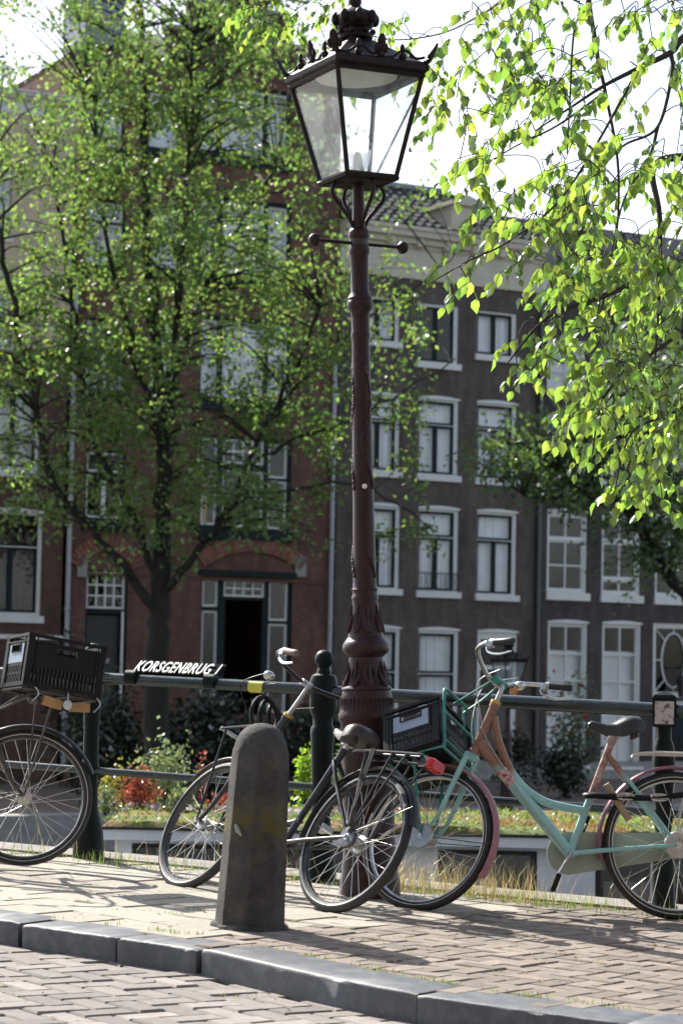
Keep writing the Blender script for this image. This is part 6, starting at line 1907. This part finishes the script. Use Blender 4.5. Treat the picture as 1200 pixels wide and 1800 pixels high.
for (x, y, Y, ln) in sprays:
    s = at(x, y, Y)
    dirx = rnd.choice((-1, -1, -1, -.6, .4, .8)); dn = rnd.uniform(.45, 1.1)
    L = ln / FPX * Y
    v = Vector((dirx * rnd.uniform(.5, 1), rnd.uniform(-.5, .5), -dn)).normalized()
    e = s + v * L; m = s.lerp(e, .5) + Vector((0, 0, L * .14))
    path = smooth_path([s, m, e], 5)
    j = int(np.argmin(np.linalg.norm(SP - np.array(list(s)), axis=1) + np.maximum(s.z - SP[:, 2], 0) * .6))
    a = Vector(SP[j])
    if (a - s).length > .5: s = a.lerp(s, .5 / (a - s).length); e = s + v * L; path = smooth_path([s, s.lerp(e, .5) + Vector((0, 0, L * .14)), e], 5)
    SP = np.vstack([SP, np.array([list(q_) for q_ in path[2:]]), np.array([list(a.lerp(s, f_)) for f_ in (.3, .6, .9)])])
    cc = smooth_path([a, a.lerp(s, .5) + Vector((rnd.gauss(0, .02), rnd.gauss(0, .02), .04)), s], 4)
    full = cc + path[1:]
    twm.tube(full, [.0028 - .0019 * i / (len(full) - 1) for i in range(len(full))], 5, caps=False)
    n = max(4, int(L / .024))
    for i in range(n):
        t = (i + .6) / n
        p = path[min(int(t * (len(path) - 1)), len(path) - 1)]
        side = 1 if i % 2 else -1
        lat = v.cross(Vector((0, 0, 1))).normalized() * side
        d = (v * .5 + lat * rnd.uniform(.2, .8) + Vector((rnd.gauss(0, .25), rnd.gauss(0, .25), -rnd.uniform(.35, 1.0)))).normalized()
        nn = Vector((rnd.gauss(0, .6), rnd.gauss(-.2, .6), rnd.uniform(.1, 1))).normalized()
        LP.append(p); LD.append(d); LN.append(nn); LL.append((.030 + .048 * rnd.random() ** .8) * (1.12 - .35 * abs(t - .45)))
tag(twm.build('twigs', MT['bark_near'], elm), kind='stuff')
proto = leaf_mesh('leaf', [(0, 0, 0)], [(1, 0, 0)], [(0, 0, 1)], [1.0], [.68], MT['leaf_near'], fine=True)
order = sorted(range(len(LP)), key=lambda i: -LL[i] / LP[i].y if (-10 < px_of(LP[i])[0] < 1210 and -10 < px_of(LP[i])[1] < 1000) else 0)
solo = set(order[:300])
for i in order[:300]:
    d = LD[i].normalized(); nn = (LN[i] - d * LN[i].dot(d)).normalized(); s = nn.cross(d)
    o = link('leaf', proto, elm)
    k = LL[i]; p = LP[i] - EO
    o.matrix_local = Matrix(((d.x * k, s.x * k, nn.x * k, p.x), (d.y * k, s.y * k, nn.y * k, p.y), (d.z * k, s.z * k, nn.z * k, p.z), (0, 0, 0, 1)))
rest = [i for i in range(len(LP)) if i not in solo]
o = link('crown', leaf_mesh('crown', [list(LP[i] - EO) for i in rest], [list(LD[i]) for i in rest], [list(LN[i]) for i in rest], [LL[i] for i in rest], [LL[i] * .66 for i in rest], MT['leaf_near'], fine=True), elm)
tag(o, kind='stuff')

# ================================================================== verge grass and weeds
def blades(name, pts, h, w, mat, label, lean=.5):
    n = len(pts)
    P = np.array(pts, float)
    h = np.array(h)
    a = RNG.uniform(0, 2 * math.pi, n)
    S = np.column_stack([np.cos(a), np.sin(a), np.zeros(n)]) * (np.array(w) if hasattr(w, '__len__') else np.full(n, w))[:, None] / 2
    B_ = np.column_stack([-np.sin(a), np.cos(a), np.zeros(n)]) * (RNG.random(n) * lean * h)[:, None] + RNG.normal(size=(n, 3)) * np.array([.1, .1, 0]) * h[:, None]
    up = np.column_stack([np.zeros(n), np.zeros(n), h])
    V = np.stack([P - S, P + S, P + up * .55 + B_ * .35 + S * .7, P + up * .55 + B_ * .35 - S * .7, P + up * .95 + B_], 1).reshape(-1, 3)
    F = []
    for i in range(n):
        b = i * 5; F += [(b, b + 1, b + 2, b + 3), (b + 3, b + 2, b + 4)]
    me = bpy.data.meshes.new(name); me.from_pydata([tuple(v) for v in V], [], F); me.materials.append(mat); me.update()
    o = link(name, me); tag(o, label, 'grass', kind='stuff')
    return o
pts, hs = [], []
rnd = random.Random(9)
def noise1(t): return .5 + .5 * math.sin(t * 3.7 + 1.3) * math.sin(t * 8.1)
for _ in range(6500):
    t = rnd.uniform(-4, 6); off = rnd.gauss(-.10, .10)
    if off > .16: continue
    dens = .08 + .92 * noise1(t) ** 1.6
    if 2.0 < t < 4.2: dens = .2 + .8 * noise1(t * 1.7)
    if rnd.random() > dens: continue
    p = rl(t, off); pts.append((p.x, p.y, gz(p.x) - .005)); hs.append(rnd.uniform(.02, .075) * (.6 + .7 * dens))
# tufts in the joints
for _ in range(60):
    x, y = rnd.uniform(-1.2, 1.8), rnd.uniform(7.9, 10.9)
    if not on_walk(x, y): continue
    for k in range(rnd.randint(4, 16)): pts.append((x + rnd.gauss(0, .03), y + rnd.gauss(0, .015), gz(x) - .006)); hs.append(rnd.uniform(.006, .022))
for _ in range(34):
    s_ = rnd.uniform(cuts[4], cuts[8]); k0 = k_at(s_); t_ = (k_at(s_ + .02) - k_at(s_ - .02)).normalized(); nn = Vector((-t_.y, t_.x, 0)); nn = nn if nn.y > 0 else -nn
    p = k0 + nn * (KW + .01)
    for k in range(rnd.randint(6, 22)): pts.append((p.x + rnd.gauss(0, .035), p.y + rnd.gauss(0, .012), gz(p.x) - .004)); hs.append(rnd.uniform(.008, .028))
for _ in range(14):
    x, y = rnd.uniform(-1.3, .2), rnd.uniform(7.9, 9.0)
    if side_of(KC, x, y) > -.05: continue
    for k in range(rnd.randint(4, 14)): pts.append((x + rnd.gauss(0, .02), y + rnd.gauss(0, .012), gz(x, -KH) - .008)); hs.append(rnd.uniform(.006, .02))
blades('grass', pts, hs, .004, MT['grass'], 'short green grass and weeds along the foot of the railing')
pts, hs = [], []
for _ in range(1100):
    t = (rnd.gauss(2.25, .22) if rnd.random() < .6 else rnd.gauss(1.85, .1)) if rnd.random() < .72 else rnd.uniform(-3, 5)
    off = rnd.gauss(-.05, .08)
    if off > .2: continue
    p = rl(t, off); pts.append((p.x, p.y, gz(p.x) - .005)); hs.append(rnd.uniform(.06, .24))
blades('dry_grass', pts, hs, .0024, MT['grass_dry'], 'tall dry yellow grass under the mint bicycle', lean=1.0)

# ---- bits of dead leaf blown over the paving
n = 150
P = []
while len(P) < n:
    x, y = rnd.uniform(-1.6, 2.0), rnd.uniform(7.6, 11.0)
    sd = side_of(KC, x, y)
    if -.03 < sd < KW + .02: continue
    P.append((x, y, gz(x, 0 if sd > 0 else -KH) + .004))
D = rand_dirs(n); D[:, 2] *= .15
Nn = rand_dirs(n) * .35; Nn[:, 2] = 1
o = link('fallen_leaves', leaf_mesh('fallen_leaves', P, D, Nn, .012 + .026 * RNG.random(n), .008 + .014 * RNG.random(n), leafmat('dead_leaf', (.28, .20, .10), (.3, .2, .1), .2, var=.5)))
tag(o, 'small dry leaves scattered over the paving bricks', 'leaves', kind='stuff')
